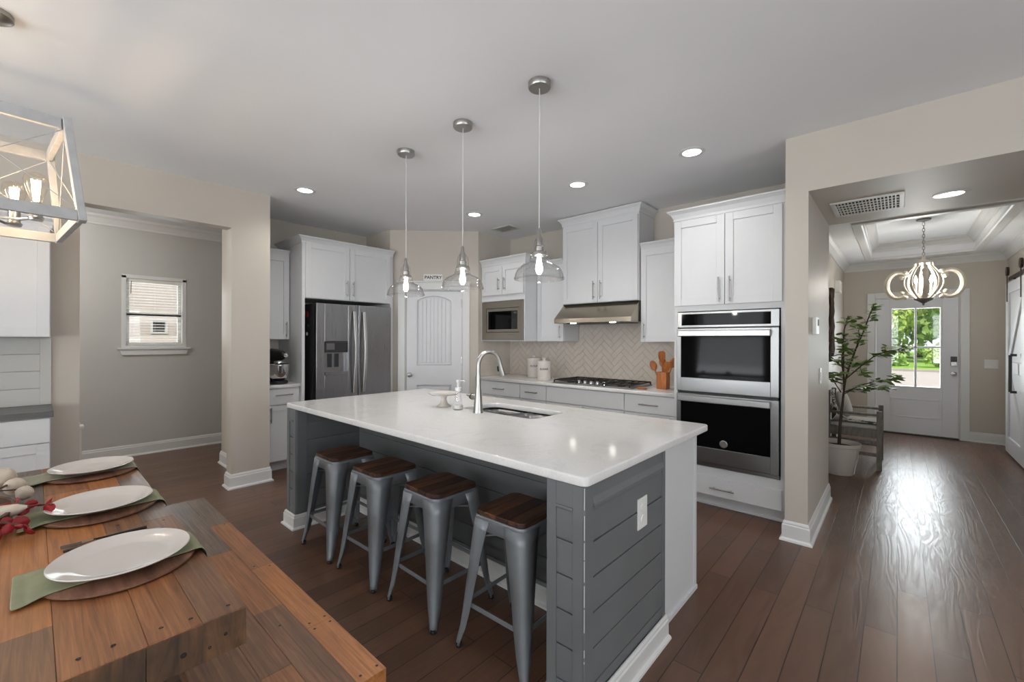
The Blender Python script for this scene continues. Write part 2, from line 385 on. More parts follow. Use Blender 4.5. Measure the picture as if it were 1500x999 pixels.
M['floor'] = make_floor()
def make_brick():
    t = NT('pale_neighbour_brick'); v = t.coords((1, 1, 1), (pi / 2, 0, pi / 2))
    br = t.node('ShaderNodeTexBrick'); t.link(v, br.inputs['Vector'])
    for k, val in (('Scale', 1.0), ('Mortar Size', 0.008), ('Brick Width', 0.22), ('Row Height', 0.075)): br.inputs[k].default_value = val
    br.inputs['Color1'].default_value = lin((232, 222, 214)); br.inputs['Color2'].default_value = lin((196, 180, 172)); br.inputs['Mortar'].default_value = lin((214, 210, 206))
    t.col(br.outputs['Color']); t.set(Roughness=0.9); return t.mat
M['brick'] = make_brick()
def make_tile():
    t = NT('beige_backsplash_tile'); v = t.coords(); n = t.noise(v, 9, 2)
    t.col(t.ramp(n, [(0.3, lin((194, 186, 176))), (0.7, lin((201, 193, 183)))])); t.set(Roughness=0.16); return t.mat
M['tile'] = make_tile(); M['grout'] = paint('tile_grout', (182, 174, 164), 0.8)
def make_throw():
    t = NT('black_and_white_throw'); v = t.coords((1, 1, 1)); n = t.noise(v, 16, 2, 0.5, 2.5)
    t.col(t.ramp(n, [(0.47, lin((36, 35, 34))), (0.53, lin((196, 190, 182)))])); t.set(Roughness=0.95); return t.mat
M['throw'] = make_throw()
M['sinksteel'] = steel('sink_steel', (120, 120, 120), 0.3)
def make_ribbed_steel():
    return steel('hood_steel', (176, 166, 150), 0.22, (60, 1, 1))
M['hood'] = make_ribbed_steel()

# ------------------------------------------------------------------ setting: floor, walls, ceilings
KX, PY, KB = -5.408, 3.04, 4.46          # fridge wall x, pantry return y, kitchen back wall y
PA, PB = (-4.818, 3.04), (-4.035, 3.844)  # the diagonal pantry wall
SX0, SX1, SY0, SY1 = -0.583, -0.45, 3.49, 4.65   # stub wall beside the ovens
FX0, FX1, FY = -0.64, 1.08, 8.6
BZ = 2.387                               # underside of the soffit
HX, HY = -6.72, 1.41
struct(MB().box(-9, 4, -4, 9.0, -0.12, 0), 'floor', M['floor'], 'dark brown hardwood plank floor', 'floor')
struct(MB().box(-7.0, RIGHT_X + .2, BACK_Y - .2, 4.8, H, H + 0.25), 'ceiling', M['ceil'], 'white flat ceiling over the kitchen and dining area', 'ceiling')
b = MB()  # left wall: hutch section, header over the hall opening, pillar
b.box(-4.70, LEFT_X, BACK_Y, 0.235, 0, H); b.box(-4.70, LEFT_X, 0.235, 1.22, 2.405, H); b.box(-4.70, LEFT_X, 1.22, 1.545, 0, H)
struct(b, 'wall_left', M['wall'], 'beige wall with the open doorway to the side hall', 'wall')
struct(MB().box(-5.62, -4.70, HY, 1.545, 0, H), 'wall_hall_right', M['wall'], 'wall between the side hall and the kitchen recess', 'wall')
WY0, WY1, WZ0, WZ1 = 0.70, 1.29, 1.275, 2.125
b = MB(); b.box(HX - .15, HX, -3.3, WY0, 0, H); b.box(HX - .15, HX, WY1, 3.2, 0, H); b.box(HX - .15, HX, WY0, WY1, 0, WZ0); b.box(HX - .15, HX, WY0, WY1, WZ1, H)
b.box(HX, -4.70, -3.3, -3.15, 0, H); b.box(HX, KX - .1, 3.05, 3.2, 0, H)
struct(b, 'wall_hall_back', M['hallwall'], 'grey wall of the side hall with the small window', 'wall')
b = MB(); b.box(KX - .12, KX, 1.545, PY + .1, 0, H); b.box(KX, PA[0], PY, PY + .1, 0, H)
struct(b, 'wall_fridge', M['wall'], 'beige wall behind the refrigerator', 'wall')
FP = Fr(PA, math.atan2(PB[1] - PA[1], PB[0] - PA[0])); PL = 1.122   # frame along the pantry wall
DU0, DU1, DZ = 0.191, 0.921, 2.018
b = MB(); b.fb(FP, 0, DU0, -.1, 0, 0, H); b.fb(FP, DU1, PL, -.1, 0, 0, H); b.fb(FP, DU0, DU1, -.1, 0, DZ, H)
struct(b, 'wall_pantry', M['wall'], 'beige angled wall around the pantry door', 'wall')
b = MB(); b.box(-4.135, -4.035, 3.844, KB + .1, 0, H); b.box(-4.035, SX0, KB, KB + .1, 0, H)
struct(b, 'wall_back', M['wall'], 'beige wall behind the cooktop', 'wall')
b = MB(); b.box(SX0, SX1, SY0, SY1, 0, H); b.box(FX0 - .12, SX0, KB + .1, SY1, 0, H)
struct(b, 'wall_oven_side', M['wall'], 'beige wall end beside the double oven', 'wall')
b = MB(); b.box(SX1, FX1, SY0, SY1, BZ, H); b.box(FX1, RIGHT_X, SY0, SY0 + .15, 0, H)
struct(b, 'wall_header', M['wall'], 'beige dropped header over the passage to the entry', 'wall')
b = MB(); b.box(FX0 - .12, FX0, SY1, FY + .15, 0, 2.9)
struct(b, 'wall_entry_left', M['wall'], 'beige left wall of the entry', 'wall')
struct(MB().box(FX1, FX1 + .12, SY0 + .15, FY + .15, 0, 2.9), 'wall_entry_right', M['wall'], 'beige right wall of the entry behind the barn door', 'wall')
EX0, EX1, EZ = -0.262, 0.645, 2.012
b = MB(); b.box(FX0, EX0, FY, FY + .15, 0, 2.9); b.box(EX1, FX1, FY, FY + .15, 0, 2.9); b.box(EX0, EX1, FY, FY + .15, EZ, 2.9)
struct(b, 'wall_entry_back', M['wall'], 'beige wall around the front door', 'wall')
b = MB(); b.box(LEFT_X, REAR_WIN[0][0], BACK_Y - .15, BACK_Y, 0, H)
for i, (x0, x1) in enumerate(REAR_WIN):
    b.box(x0, x1, BACK_Y - .15, BACK_Y, 0, 0.6); b.box(x0, x1, BACK_Y - .15, BACK_Y, 2.3, H)
    b.box(x1, REAR_WIN[i + 1][0] if i < 2 else RIGHT_X, BACK_Y - .15, BACK_Y, 0, H)
struct(b, 'wall_rear', M['wall'], 'wall behind the viewer with three windows', 'wall')
b = MB(); b.box(RIGHT_X, RIGHT_X + .15, BACK_Y, SIDE_WIN[0][0], 0, H); b.box(RIGHT_X, RIGHT_X + .15, SIDE_WIN[0][1], SIDE_WIN[1][0], 0, H); b.box(RIGHT_X, RIGHT_X + .15, SIDE_WIN[1][1], SY0, 0, H)
for y0, y1 in SIDE_WIN: b.box(RIGHT_X, RIGHT_X + .15, y0, y1, 0, .6); b.box(RIGHT_X, RIGHT_X + .15, y0, y1, 2.3, H)
struct(b, 'wall_right', M['wall'], 'wall to the right of the viewer with two windows', 'wall')
# entry ceiling with tray
TX0, TX1, TY0, TY1, EC = -0.28, 0.74, 5.6, 8.15, 2.56
b = MB(); b.box(FX0, FX1, SY1, TY0, EC, 2.9); b.box(FX0, FX1, TY1, FY, EC, 2.9); b.box(FX0, TX0, TY0, TY1, EC, 2.9); b.box(TX1, FX1, TY0, TY1, EC, 2.9); b.box(TX0, TX1, TY0, TY1, 2.76, 2.9)
struct(b, 'ceiling_entry', M['ceil'], 'white tray ceiling of the entry', 'ceiling')
crown = [(0, 0), (0, -.105), (.012, -.105), (.018, -.085), (.05, -.04), (.075, -.02), (.085, 0)]
b = MB(); b.sweep([(FX0, SY1), (FX0, FY), (FX1, FY), (FX1, SY1)], [(o, EC + z) for o, z in crown], side=-1)
struct(b, 'trim_1', M['trim'], 'white crown moulding around the entry ceiling', 'trim', smooth=False)
b = MB(); b.sweep([(TX0, TY0), (TX1, TY0), (TX1, TY1), (TX0, TY1)], [(o, 2.76 + z) for o, z in crown], closed=True, side=1)
b.sweep([(TX0, TY0), (TX1, TY0), (TX1, TY1), (TX0, TY1)], [(0, EC - .015), (-.07, EC - .015), (-.08, EC), (0, EC + .02), (.012, EC + .02), (.012, EC - .01)], closed=True, side=1)
struct(b, 'trim_2', M['trim'], 'white moulding inside the tray ceiling of the entry', 'trim')
b = MB(); b.sweep([(HX, -3.15), (HX, 3.05)], [(o * 1.1, H + z) for o, z in crown], side=-1); b.sweep([(-5.62, HY), (-4.70, HY)], [(o * 1.1, H + z) for o, z in crown], side=-1)
struct(b, 'trim_3', M['trim'], 'white crown moulding at the top of the grey hall wall', 'trim')
# baseboards
base = [(0, 0), (.03, 0), (.028, .012), (.018, .02), (.016, .022), (.016, .105), (.011, .112), (.011, .122), (.005, .135), (0, .135)]
def baseb(name, label, *paths):
    b = MB()
    for p in paths: b.sweep(p, base, side=-1)
    return struct(b, name, M['trim'], label, 'baseboard')
baseb('baseboard_left', 'white baseboard wrapping the pillar beside the hall opening', [(-4.70, HY), (-4.70, 1.22), (LEFT_X, 1.22), (LEFT_X, 1.545), (-4.70, 1.545)], [(-5.62, 1.545), (-5.62, HY), (-4.70, HY)][::1], [(LEFT_X, .09), (LEFT_X, .235), (-4.70, .235)])
baseb('baseboard_hall', 'white baseboard along the grey hall wall', [(HX, 3.05), (HX, -3.15)][::-1])
baseb('baseboard_oven_side', 'white baseboard around the wall end beside the ovens', [(SX1, SY1), (SX1, SY0), (SX0, SY0), (SX0, SY0 + .05)][::-1])
baseb('baseboard_entry', 'white baseboard on the entry walls', [(FX0, SY1), (FX0, FY), (EX0 - .09, FY)], [(EX1 + .09, FY), (FX1, FY), (FX1, SY0 + .2)])
baseb('baseboard_pantry', 'white baseboard beside the pantry door', [FP.p(0, 0, 0)[:2], FP.p(DU0 - .1, 0, 0)[:2]], [FP.p(DU1 + .1, 0, 0)[:2], FP.p(PL, 0, 0)[:2]])
struct(MB().box(-5.35, -5.26, .17, .285, 0, .60).box(-5.365, -5.245, .155, .30, .60, .625).lathe([(.03, .625), (.055, .64), (.03, .69), (.002, .70)], (-5.305, .228, 0), 4), 'trim_4', M['trim'], 'short white newel post just inside the hall opening', 'newel post', bevel=.003)

# hall window with blind
b = MB(); F = Fr((HX, WY0), pi / 2); ww = WY1 - WY0
b.fb(F, -.012, .03, -.12, .004, WZ0, WZ1); b.fb(F, ww - .03, ww + .012, -.12, .004, WZ0, WZ1); b.fb(F, -.012, ww + .012, -.12, .004, WZ1 - .03, WZ1 + .012); b.fb(F, 0, ww, -.12, 0, WZ0, WZ0 + .03)
w1 = struct(b, 'window_1', M['trim'], 'small white hall window with a raised slat blind', 'window', bevel=.002)
b = MB()
for z0, z1 in ((WZ0 + .03, 1.68), (1.66, WZ1 - .03)):
    b.fb(F, .03, .065, -.10, -.07, z0, z1); b.fb(F, ww - .065, ww - .03, -.10, -.07, z0, z1); b.fb(F, .065, ww - .065, -.10, -.07, z0, z0 + .035); b.fb(F, .065, ww - .065, -.10, -.07, z1 - .035, z1)
b.build('sash', M['trim'], w1)
MB().fb(F, .06, ww - .06, -.088, -.084, WZ0 + .05, WZ1 - .05).build('pane', M['pane'], w1)
b = MB(); b.fb(F, -.05, ww + .05, -.02, .035, WZ0 - .02, WZ0); b.prism([(-.03, WZ0 - .02), (ww + .03, WZ0 - .02), (ww + .01, WZ0 - .085), (-.01, WZ0 - .085)], F, 0, .02)
b.build('window_sill', M['trim'], w1, bevel=.002)
b = MB(); b.fb(F, .032, ww - .032, -.06, -.015, WZ1 - .075, WZ1 - .03)
z = WZ1 - .10
while z > WZ0 + .06:
    c = F.p(ww / 2, -.038, z); b.obox(c, F.U * (ww / 2 - .036), F.N * .012 + Vector((0, 0, .002)), Vector((0, 0, .001))); z -= .0335
b.fb(F, .034, ww - .034, -.058, -.018, WZ0 + .034, WZ0 + .05)
for u in (.10, ww / 2, ww - .10): b.fb(F, u - .001, u + .001, -.0165, -.0155, WZ0 + .05, WZ1 - .05)
b.build('blind', M['blind'], w1)
MB().tube([F.p(.075, -.012, WZ1 - .06), F.p(.072, -.008, WZ1 - .21)], .004, 8).build('blind_wand', M['greyink'], w1)
# rear and side windows
for i, (x0, x1) in enumerate(REAR_WIN):
    b = MB(); b.box(x0 - .09, x0, BACK_Y - .02, BACK_Y + .02, .52, 2.39); b.box(x1, x1 + .09, BACK_Y - .02, BACK_Y + .02, .52, 2.39); b.box(x0, x1, BACK_Y - .02, BACK_Y + .02, 2.3, 2.39); b.box(x0 - .12, x1 + .12, BACK_Y - .02, BACK_Y + .05, .57, .6); b.box(x0, x1, BACK_Y - .1, BACK_Y - .06, 1.43, 1.47)
    wr = struct(b, 'window_%d' % (i + 2), M['trim'], 'white framed window behind the viewer', 'window')
    b = MB(); z = 0.64
    while z < 2.27: b.obox(((x0 + x1) / 2, BACK_Y - .03, z), ((x1 - x0) / 2 - .01, 0, 0), (0, .022, .014), (0, 0, .001)); z += .05
    b.build('blind', M['blind'], wr)
for i, (y0, y1) in enumerate(SIDE_WIN):
    b = MB(); b.box(RIGHT_X - .02, RIGHT_X + .02, y0 - .09, y0, .52, 2.39); b.box(RIGHT_X - .02, RIGHT_X + .02, y1, y1 + .09, .52, 2.39); b.box(RIGHT_X - .02, RIGHT_X + .02, y0, y1, 2.3, 2.39); b.box(RIGHT_X + .06, RIGHT_X + .1, y0, y1, 1.43, 1.47)
    struct(b, 'window_%d' % (i + 5), M['trim'], 'white framed window to the right of the viewer', 'window')

# pantry door
b = MB()
cw, ct = .09, .02
b.fb(FP, DU0 - cw, DU0, 0, ct, 0, DZ + cw); b.fb(FP, DU1, DU1 + cw, 0, ct, 0, DZ + cw); b.fb(FP, DU0, DU1, 0, ct, DZ, DZ + cw); b.fb(FP, DU0 - cw - .01, DU1 + cw + .01, 0, ct + .008, DZ + cw, DZ + cw + .02)
b.fb(FP, DU0, DU0 + .012, -.1, 0, 0, DZ); b.fb(FP, DU1 - .012, DU1, -.1, 0, 0, DZ); b.fb(FP, DU0, DU1, -.1, 0, DZ - .012, DZ)
d1 = struct(b, 'door_1', M['trim'], 'white pantry door with an arched bead board panel', 'door', bevel=.004)
b = MB(); a0, a1, n0, n1 = DU0 + .015, DU1 - .015, -.05, -.016
P0, P1 = a0 + .125, a1 - .125
def arch(x): 
    q = (x - (P0 + P1) / 2) / ((P1 - P0) / 2); return 1.885 + .065 * (1 - q * q)
N_ = 16; xs = [P0 + (P1 - P0) * i / N_ for i in range(N_ + 1)]
b.fb(FP, a0, P0, n0, n1, .012, DZ - .015); b.fb(FP, P1, a1, n0, n1, .012, DZ - .015)
b.fb(FP, P0, P1, n0, n1, .012, .22); b.fb(FP, P0, P1, n0, n1, .80, 1.05)
for i in range(N_): b.prism([(xs[i], arch(xs[i])), (xs[i + 1], arch(xs[i + 1])), (xs[i + 1], DZ - .015), (xs[i], DZ - .015)], FP, n0, n1)
leaf = b.build('door_leaf', M['door'], d1)
b = MB(); b.tube([FP.p(x, n1 - .001, arch(x) - .006) for x in xs], .007, 8); b.tube([FP.p(P0 + .006, n1 - .001, arch(P0) - .006), FP.p(P0 + .006, n1 - .001, 1.056), FP.p(P1 - .006, n1 - .001, 1.056), FP.p(P1 - .006, n1 - .001, arch(P1) - .006)], .007, 8)
b.tube([FP.p(P0 + .006, n1 - .001, .23), FP.p(P0 + .006, n1 - .001, .794), FP.p(P1 - .006, n1 - .001, .794), FP.p(P1 - .006, n1 - .001, .23)], .007, 8); b.build('panel_moulding', M['door'], d1)
b = MB(); b.fb(FP, P0, P1, n0, n1 - .020, .22, .80); b.fb(FP, P0, P1, n0, n1 - .020, 1.05, 1.955)
k = 8; wv = (P1 - P0 - .06) / k
for i in range(k): b.fb(FP, P0 + .03 + i * wv + .003, P0 + .03 + (i + 1) * wv - .003, n1 - .021, n1 - .012, 1.08, min(arch(P0 + .03 + i * wv), arch(P0 + .03 + (i + 1) * wv)) - .025)
b.fb(FP, P0 + .03, P1 - .03, n1 - .021, n1 - .009, .25, .77)
b.build('door_panel', M['door'], d1, bevel=.003)
AX = Matrix.Rotation(pi / 2, 3, 'X')
def axis_to(v): return Vector((0, 0, 1)).rotation_difference(Vector(v)).to_matrix()
MB().lathe([(.001, 0), (.03, 0), (.03, .006), (.012, .01), (.012, .03), (.024, .038), (.028, .05), (.02, .062), (.001, .066)], FP.p(a0 + .045, n1, .93), 20, axis=axis_to(FP.N)).build('door_knob', M['nickel'], d1)
for z in (.25, 1.12, 1.85): MB().fb(FP, a1 - .005, a1 + .012, n1, n1 + .016, z - .045, z + .045).build('hinge', M['nickel'], d1)
sg = thing('pantry_sign', 'small white sign reading PANTRY above the door', 'sign', FP.p(.545, .001, DZ + cw + .02))
MB().fb(FP, .425, .667, .003, .02, 2.131, 2.215).build('board', M['plastic'], sg, bevel=.002)
text('lettering', 'PANTRY', .058, M['ink'], FP.p(.546, .021, 2.172), (pi / 2, 0, FP.ang), sg)

# front door with glass
FE = Fr((EX0, FY), 0); ew = EX1 - EX0
b = MB(); cw = .09
b.fb(FE, -cw, 0, 0, .02, 0, EZ + cw); b.fb(FE, ew, ew + cw, 0, .02, 0, EZ + cw); b.fb(FE, 0, ew, 0, .02, EZ, EZ + cw)
b.fb(FE, 0, .012, -.13, 0, 0, EZ); b.fb(FE, ew - .012, ew, -.13, 0, 0, EZ); b.fb(FE, 0, ew, -.13, 0, EZ - .012, EZ)
d2 = struct(b, 'door_2', M['trim'], 'white front door with a four pane window', 'door', bevel=.004)
g0, g1, gz0, gz1 = .175, ew - .175, .69, 1.875
b = MB(); b.fb(FE, .014, g0, -.055, -.01, .02, EZ - .016); b.fb(FE, g1, ew - .014, -.055, -.01, .02, EZ - .016); b.fb(FE, g0, g1, -.055, -.01, gz1, EZ - .016); b.fb(FE, g0, g1, -.055, -.01, .02, gz0)
for (u0, u1, z0, z1) in ((g0, g1, gz0, gz0 + .022), (g0, g1, gz1 - .022, gz1), (g0, g0 + .022, gz0 + .022, gz1 - .022), (g1 - .022, g1, gz0 + .022, gz1 - .022)): b.fb(FE, u0, u1, -.06, -.003, z0, z1)
b.fb(FE, (g0 + g1) / 2 - .013, (g0 + g1) / 2 + .013, -.05, -.012, gz0, gz1); b.fb(FE, g0, g1, -.05, -.012, 1.275, 1.30)
for q in ((.185, ew - .185, .255, .275), (.185, ew - .185, .515, .535), (.185, .205, .275, .515), (ew - .205, ew - .185, .275, .515)): b.fb(FE, q[0], q[1], -.011, -.002, q[2], q[3])
b.build('door_leaf', M['door'], d2, bevel=.003)
MB().fb(FE, g0, g1, -.034, -.03, gz0, gz1).build('pane', M['pane'], d2)
MB().fb(FE, .012, ew - .012, -.13, .03, 0, .014).build('threshold', M['bronze'], d2)
b = MB(); b.fb(FE, ew - .094, ew - .032, -.01, .018, 1.085, 1.16); dl = b.build('deadbolt_keypad', M['black'], d2, bevel=.004)
MB().fb(FE, ew - .094, ew - .032, -.01, .022, 1.03, 1.085).build('keypad_base', M['nickel'], dl, bevel=.004)
MB().lathe([(.001, 0), (.032, 0), (.032, .008), (.014, .012), (.014, .03), (.027, .04), (.03, .052), (.02, .065), (.001, .068)], FE.p(ew - .063, -.01, .92), 20, axis=axis_to(FE.N)).build('door_knob', M['nickel'], d2)

# ------------------------------------------------------------------ cabinet builders
def shaker(mb, F, u0, u1, n, z0, z1, rail=.057, t=.02):
    if z1 - z0 < .19: rail = min(rail, .045)
    mb.fb(F, u0, u0 + rail, n, n + t, z0, z1); mb.fb(F, u1 - rail, u1, n, n + t, z0, z1)
    mb.fb(F, u0 + rail, u1 - rail, n, n + t, z0, z0 + rail); mb.fb(F, u0 + rail, u1 - rail, n, n + t, z1 - rail, z1)
    mb.fb(F, u0 + rail, u1 - rail, n, n + t - .009, z0 + rail, z1 - rail)
def handle(par, F, u, n, z, L=.16, vert=True, mat='nickel'):
    b = MB(); o = .032
    if vert:
        b.tube([F.p(u, n + o, z - L / 2), F.p(u, n + o, z + L / 2)], .006, 10)
        for s in (-1, 1): b.tube([F.p(u, n, z + s * L * .36), F.p(u, n + o, z + s * L * .36)], .005, 8)
    else:
        b.tube([F.p(u - L / 2, n + o, z), F.p(u + L / 2, n + o, z)], .006, 10)
        for s in (-1, 1): b.tube([F.p(u + s * L * .36, n, z), F.p(u + s * L * .36, n + o, z)], .005, 8)
    return b.build('handle', M[mat], par)
def crown_on(mb, F, u0, u1, back, front, z, left=True, right=True, hgt=.07, out=.045):
    prof = [(0, -.012), (.008, -.012), (.008, .008), (out * .5, hgt * .55), (out * .9, hgt * .8), (out, hgt * .84), (out, hgt), (0, hgt)]
    path = []
    if left: path.append(F.p(u0, back, 0)[:2])
    path += [F.p(u0, front, 0)[:2], F.p(u1, front, 0)[:2]]
    if right: path.append(F.p(u1, back, 0)[:2])
    mb.sweep(path, [(o, z + q) for o, q in prof], side=-1)
    mb.fb(F, u0, u1, back, front, z + hgt - .012, z + hgt - .004)
def cabinet(name, label, F, u0, u1, back, front, z0, z1, fronts, crown=None, toe=False, group=None, extra=None, cat='cabinet'):
    t = thing(name, label, cat, F.p((u0 + u1) / 2, (back + front) / 2, 0 if toe else z0), 0, group)
    b = MB(); b.fb(F, u0, u1, back, front, z0 + (.105 if toe else 0), z1); 
    if extra: extra(b)
    b.build('carcass', M['cab'], t)
    if toe: MB().fb(F, u0, u1, back, front - .075, 0, z0 + .105).build('toe_kick', M['cab'], t)
    for fr in fronts:
        kind, a, c, p, q = fr[:5]
        d = MB()
        if kind == 'slab': d.fb(F, a, c, front, front + .02, p, q)
        else: shaker(d, F, a, c, front, p, q)
        o = d.build('drawer' if kind in ('drawer', 'slab') else 'door', M['cab'], t, bevel=.0018)
        for hd in fr[5:]: handle(o, F, hd[0], front + .02, hd[1], hd[2], hd[3])
    if crown is not None:
        c = MB(); crown_on(c, F, u0, u1, back, front, z1, *crown); c.build('crown_moulding', M['cab'], t)
    return t

# ------------------------------------------------------------------ kitchen back run
FB = Fr((0, KB), 0)     # u = world X, n = toward the room
def yb(y): return KB - y
g = .0025
# base units
BF = yb(3.83)
spl = [-4.033, -3.296, -2.907, -1.964, -1.452]
names = ['white base cabinet in the far left corner under the canisters', 'narrow white base cabinet left of the cooktop', 'wide white base cabinet under the cooktop', 'white base cabinet between the cooktop and the ovens']
for i in range(4):
    a, c = spl[i], spl[i + 1] - .002
    if i == 0: a0_ = -3.94
    else: a0_ = a
    fr = [('slab', a0_ + g, c - g, .70, .862) + (() if i == 2 else ((((a0_ + c) / 2), .782, .185 if i != 1 else .17, False),))]
    if i in (0, 2):
        m_ = (a0_ + c) / 2; fr += [('door', a0_ + g, m_ - g, .115, .69, (m_ - .05, .6, .16, True)), ('door', m_ + g, c - g, .115, .69, (m_ + .05, .6, .16, True))]
    else: fr += [('door', a0_ + g, c - g, .115, .69, (c - .05, .6, .16, True))]
    cabinet('base_cabinet', names[i], FB, a, c, .003, BF, 0, .87, fr, toe=True)
slab('back_countertop', [(-4.033, KB - .003), (-4.033, 3.79), (-1.453, 3.79), (-1.453, KB - .003)], [], .872, .906, M['quartz'])
tag(bpy.data.objects['back_countertop'], 'white stone countertop along the back wall under the cooktop', 'countertop')
# herringbone backsplash
def clip(poly, x0, x1, z0, z1):
    for ax, lim, sgn in ((0, x0, 1), (0, x1, -1), (1, z0, 1), (1, z1, -1)):
        out = []
        for i in range(len(poly)):
            p, q = poly[i - 1], poly[i]; dp, dq = (p[ax] - lim) * sgn, (q[ax] - lim) * sgn
            if (dp >= 0) != (dq >= 0):
                t_ = dp / (dp - dq); out.append((p[0] + (q[0] - p[0]) * t_, p[1] + (q[1] - p[1]) * t_))
            if dq >= 0: out.append(q)
        poly = out
        if len(poly) < 3: return []
    return poly
def herring(mb, F, u0, u1, z0, z1, w=.06, k=3, gap=.0016):
    c45 = math.sqrt(.5); L = w * k
    for r in range(-30, 40):
        for s_ in range(-14, 14):
            bx, by = r * w + s_ * L, r * w - s_ * L
            for (x0_, y0_, a_, b_) in ((bx, by, L, w), (bx + 0, by + w, w, L)):
                q = [(x0_ + gap, y0_ + gap), (x0_ + a_ - gap, y0_ + gap), (x0_ + a_ - gap, y0_ + b_ - gap), (x0_ + gap, y0_ + b_ - gap)]
                q = [((x - y) * c45 + (u0 + u1) / 2, (x + y) * c45 + z0) for x, y in q]
                q = clip(q, u0, u1, z0, z1)
                if len(q) >= 3: mb.prism(q, F, .004, .009)
b = MB(); herring(b, FB, -4.03, -2.892, .907, 1.362); herring(b, FB, -2.892, -1.948, .907, 1.78); herring(b, FB, -1.948, -1.452, .907, 1.362)
bs = b.build('backsplash_tiles', M['tile'], recalc=False)
tag(bs, 'beige herringbone tile backsplash behind the cooktop', 'backsplash'); bs['kind'] = 'structure'
b = MB(); b.fb(FB, -4.033, -1.452, .001, .0045, .907, 1.79)
struct(b, 'backsplash_grout', M['grout'], 'grout bed of the herringbone backsplash', 'backsplash')
b = MB()
for r_ in range(6): b.box(-4.034, -4.03, 3.86, KB - .01, .908 + r_ * .0755, .98 + r_ * .0755)
struct(b, 'backsplash_side', M['tile'], 'tile strip on the side wall by the canisters', 'backsplash')
# microwave cabinet
MF = yb(3.90)
u0, u1 = -4.03, -3.292
def mwx(b): pass
t = thing('microwave_cabinet', 'white wall cabinet holding the built-in microwave', 'cabinet', (-3.66, 4.18, 1.362))
b = MB(); b.fb(FB, u0, u0 + .02, .003, MF, 1.362, 2.33); b.fb(FB, u1 - .02, u1, .003, MF, 1.362, 2.33); b.fb(FB, u0 + .02, u1 - .02, .003, MF, 1.362, 1.375); b.fb(FB, u0 + .02, u1 - .02, .003, MF, 1.865, 1.93); b.fb(FB, u0 + .02, u1 - .02, .003, MF, 1.93, 2.33)
b.build('carcass', M['cab'], t)
for a, c, hu in ((-4.005, -3.652, -3.70), (-3.647, -3.305, -3.60)):
    d = MB(); shaker(d, FB, a, c, MF, 1.94, 2.29, .05); o = d.build('door', M['cab'], t, bevel=.0018); handle(o, FB, hu, MF + .02, 2.07, .15)
c = MB(); crown_on(c, FB, u0, u1, .003, MF, 2.33, False, True); c.build('crown_moulding', M['cab'], t)
mw = thing('microwave', 'built-in microwave with a wide steel trim frame', 'microwave', (-3.66, 4.1, 1.376))
b = MB(); b.fb(FB, -3.99, -3.335, .06, MF - .01, 1.377, 1.862); b.build('body', M['darksteel'], mw)
a0m, a1m, zm0, zm1 = -4.008, -3.315, 1.377, 1.86
b = MB(); i0, i1, j0, j1 = -3.935, -3.375, 1.47, 1.775
b.fb(FB, a0m, i0, MF, MF + .014, zm0, zm1); b.fb(FB, i1, a1m, MF, MF + .014, zm0, zm1); b.fb(FB, i0, i1, MF, MF + .014, zm0, j0); b.fb(FB, i0, i1, MF, MF + .014, j1, zm1)
b.build('trim_frame', M['warmsteel'], mw, bevel=.001)
b = MB(); e = .006; b.fb(FB, i0 + e, i1 - e, MF - .01, MF + .01, j0 + e, j0 + .04); b.fb(FB, i0 + e, i1 - e, MF - .01, MF + .01, j1 - .04, j1 - e); b.fb(FB, i0 + e, i0 + .035, MF - .01, MF + .01, j0 + .04, j1 - .04); b.fb(FB, i1 - .03, i1 - e, MF - .01, MF + .01, j0 + .04, j1 - .04)
dr = b.build('door', M['warmsteel'], mw, bevel=.001)
MB().fb(FB, i0 + .035, i1 - .13, MF - .01, MF + .008, j0 + .04, j1 - .04).build('window', M['ovenglass'], dr)
b = MB(); b.fb(FB, i1 - .13, i1 - .03, MF - .01, MF + .008, j0 + .04, j1 - .04); cp = b.build('control_panel', M['black'], dr)
b = MB()
for r_ in range(4):
    for c_ in range(3): b.fb(FB, i1 - .115 + c_ * .026, i1 - .097 + c_ * .026, MF + .008, MF + .0095, j0 + .055 + r_ * .028, j0 + .073 + r_ * .028)
b.build('button', M['darksteel'], cp)
MB().fb(FB, i1 - .09, i1 - .045, MF + .008, MF + .0095, j1 - .075, j1 - .055).build('display', M['greyink'], cp)
# corner upper cabinet
UF = yb(4.14)
cabinet('upper_cabinet', 'white wall cabinet between the microwave and the range hood', FB, -3.289, -2.897, .01, UF, 1.362, 2.26, [('door', -3.285, -2.9, 1.365, 2.255, (-2.945, 1.475, .16, True))], crown=(False, False))
# hood cabinet
HF = yb(4.10)
cabinet('hood_cabinet', 'tall white two-door cabinet above the range hood reaching the ceiling', FB, -2.89, -1.953, .003, HF, 1.786, 2.695, [('door', -2.877, -2.422, 1.79, 2.66, (-2.462, 1.92, .2, True)), ('door', -2.417, -1.96, 1.79, 2.66, (-2.377, 1.92, .2, True))], crown=(True, True))
cabinet('upper_cabinet', 'white wall cabinet between the range hood and the ovens', FB, -1.947, -1.454, .01, UF, 1.362, 2.29, [('door', -1.942, -1.458, 1.365, 2.285, (-1.905, 1.475, .16, True))], crown=(False, False))
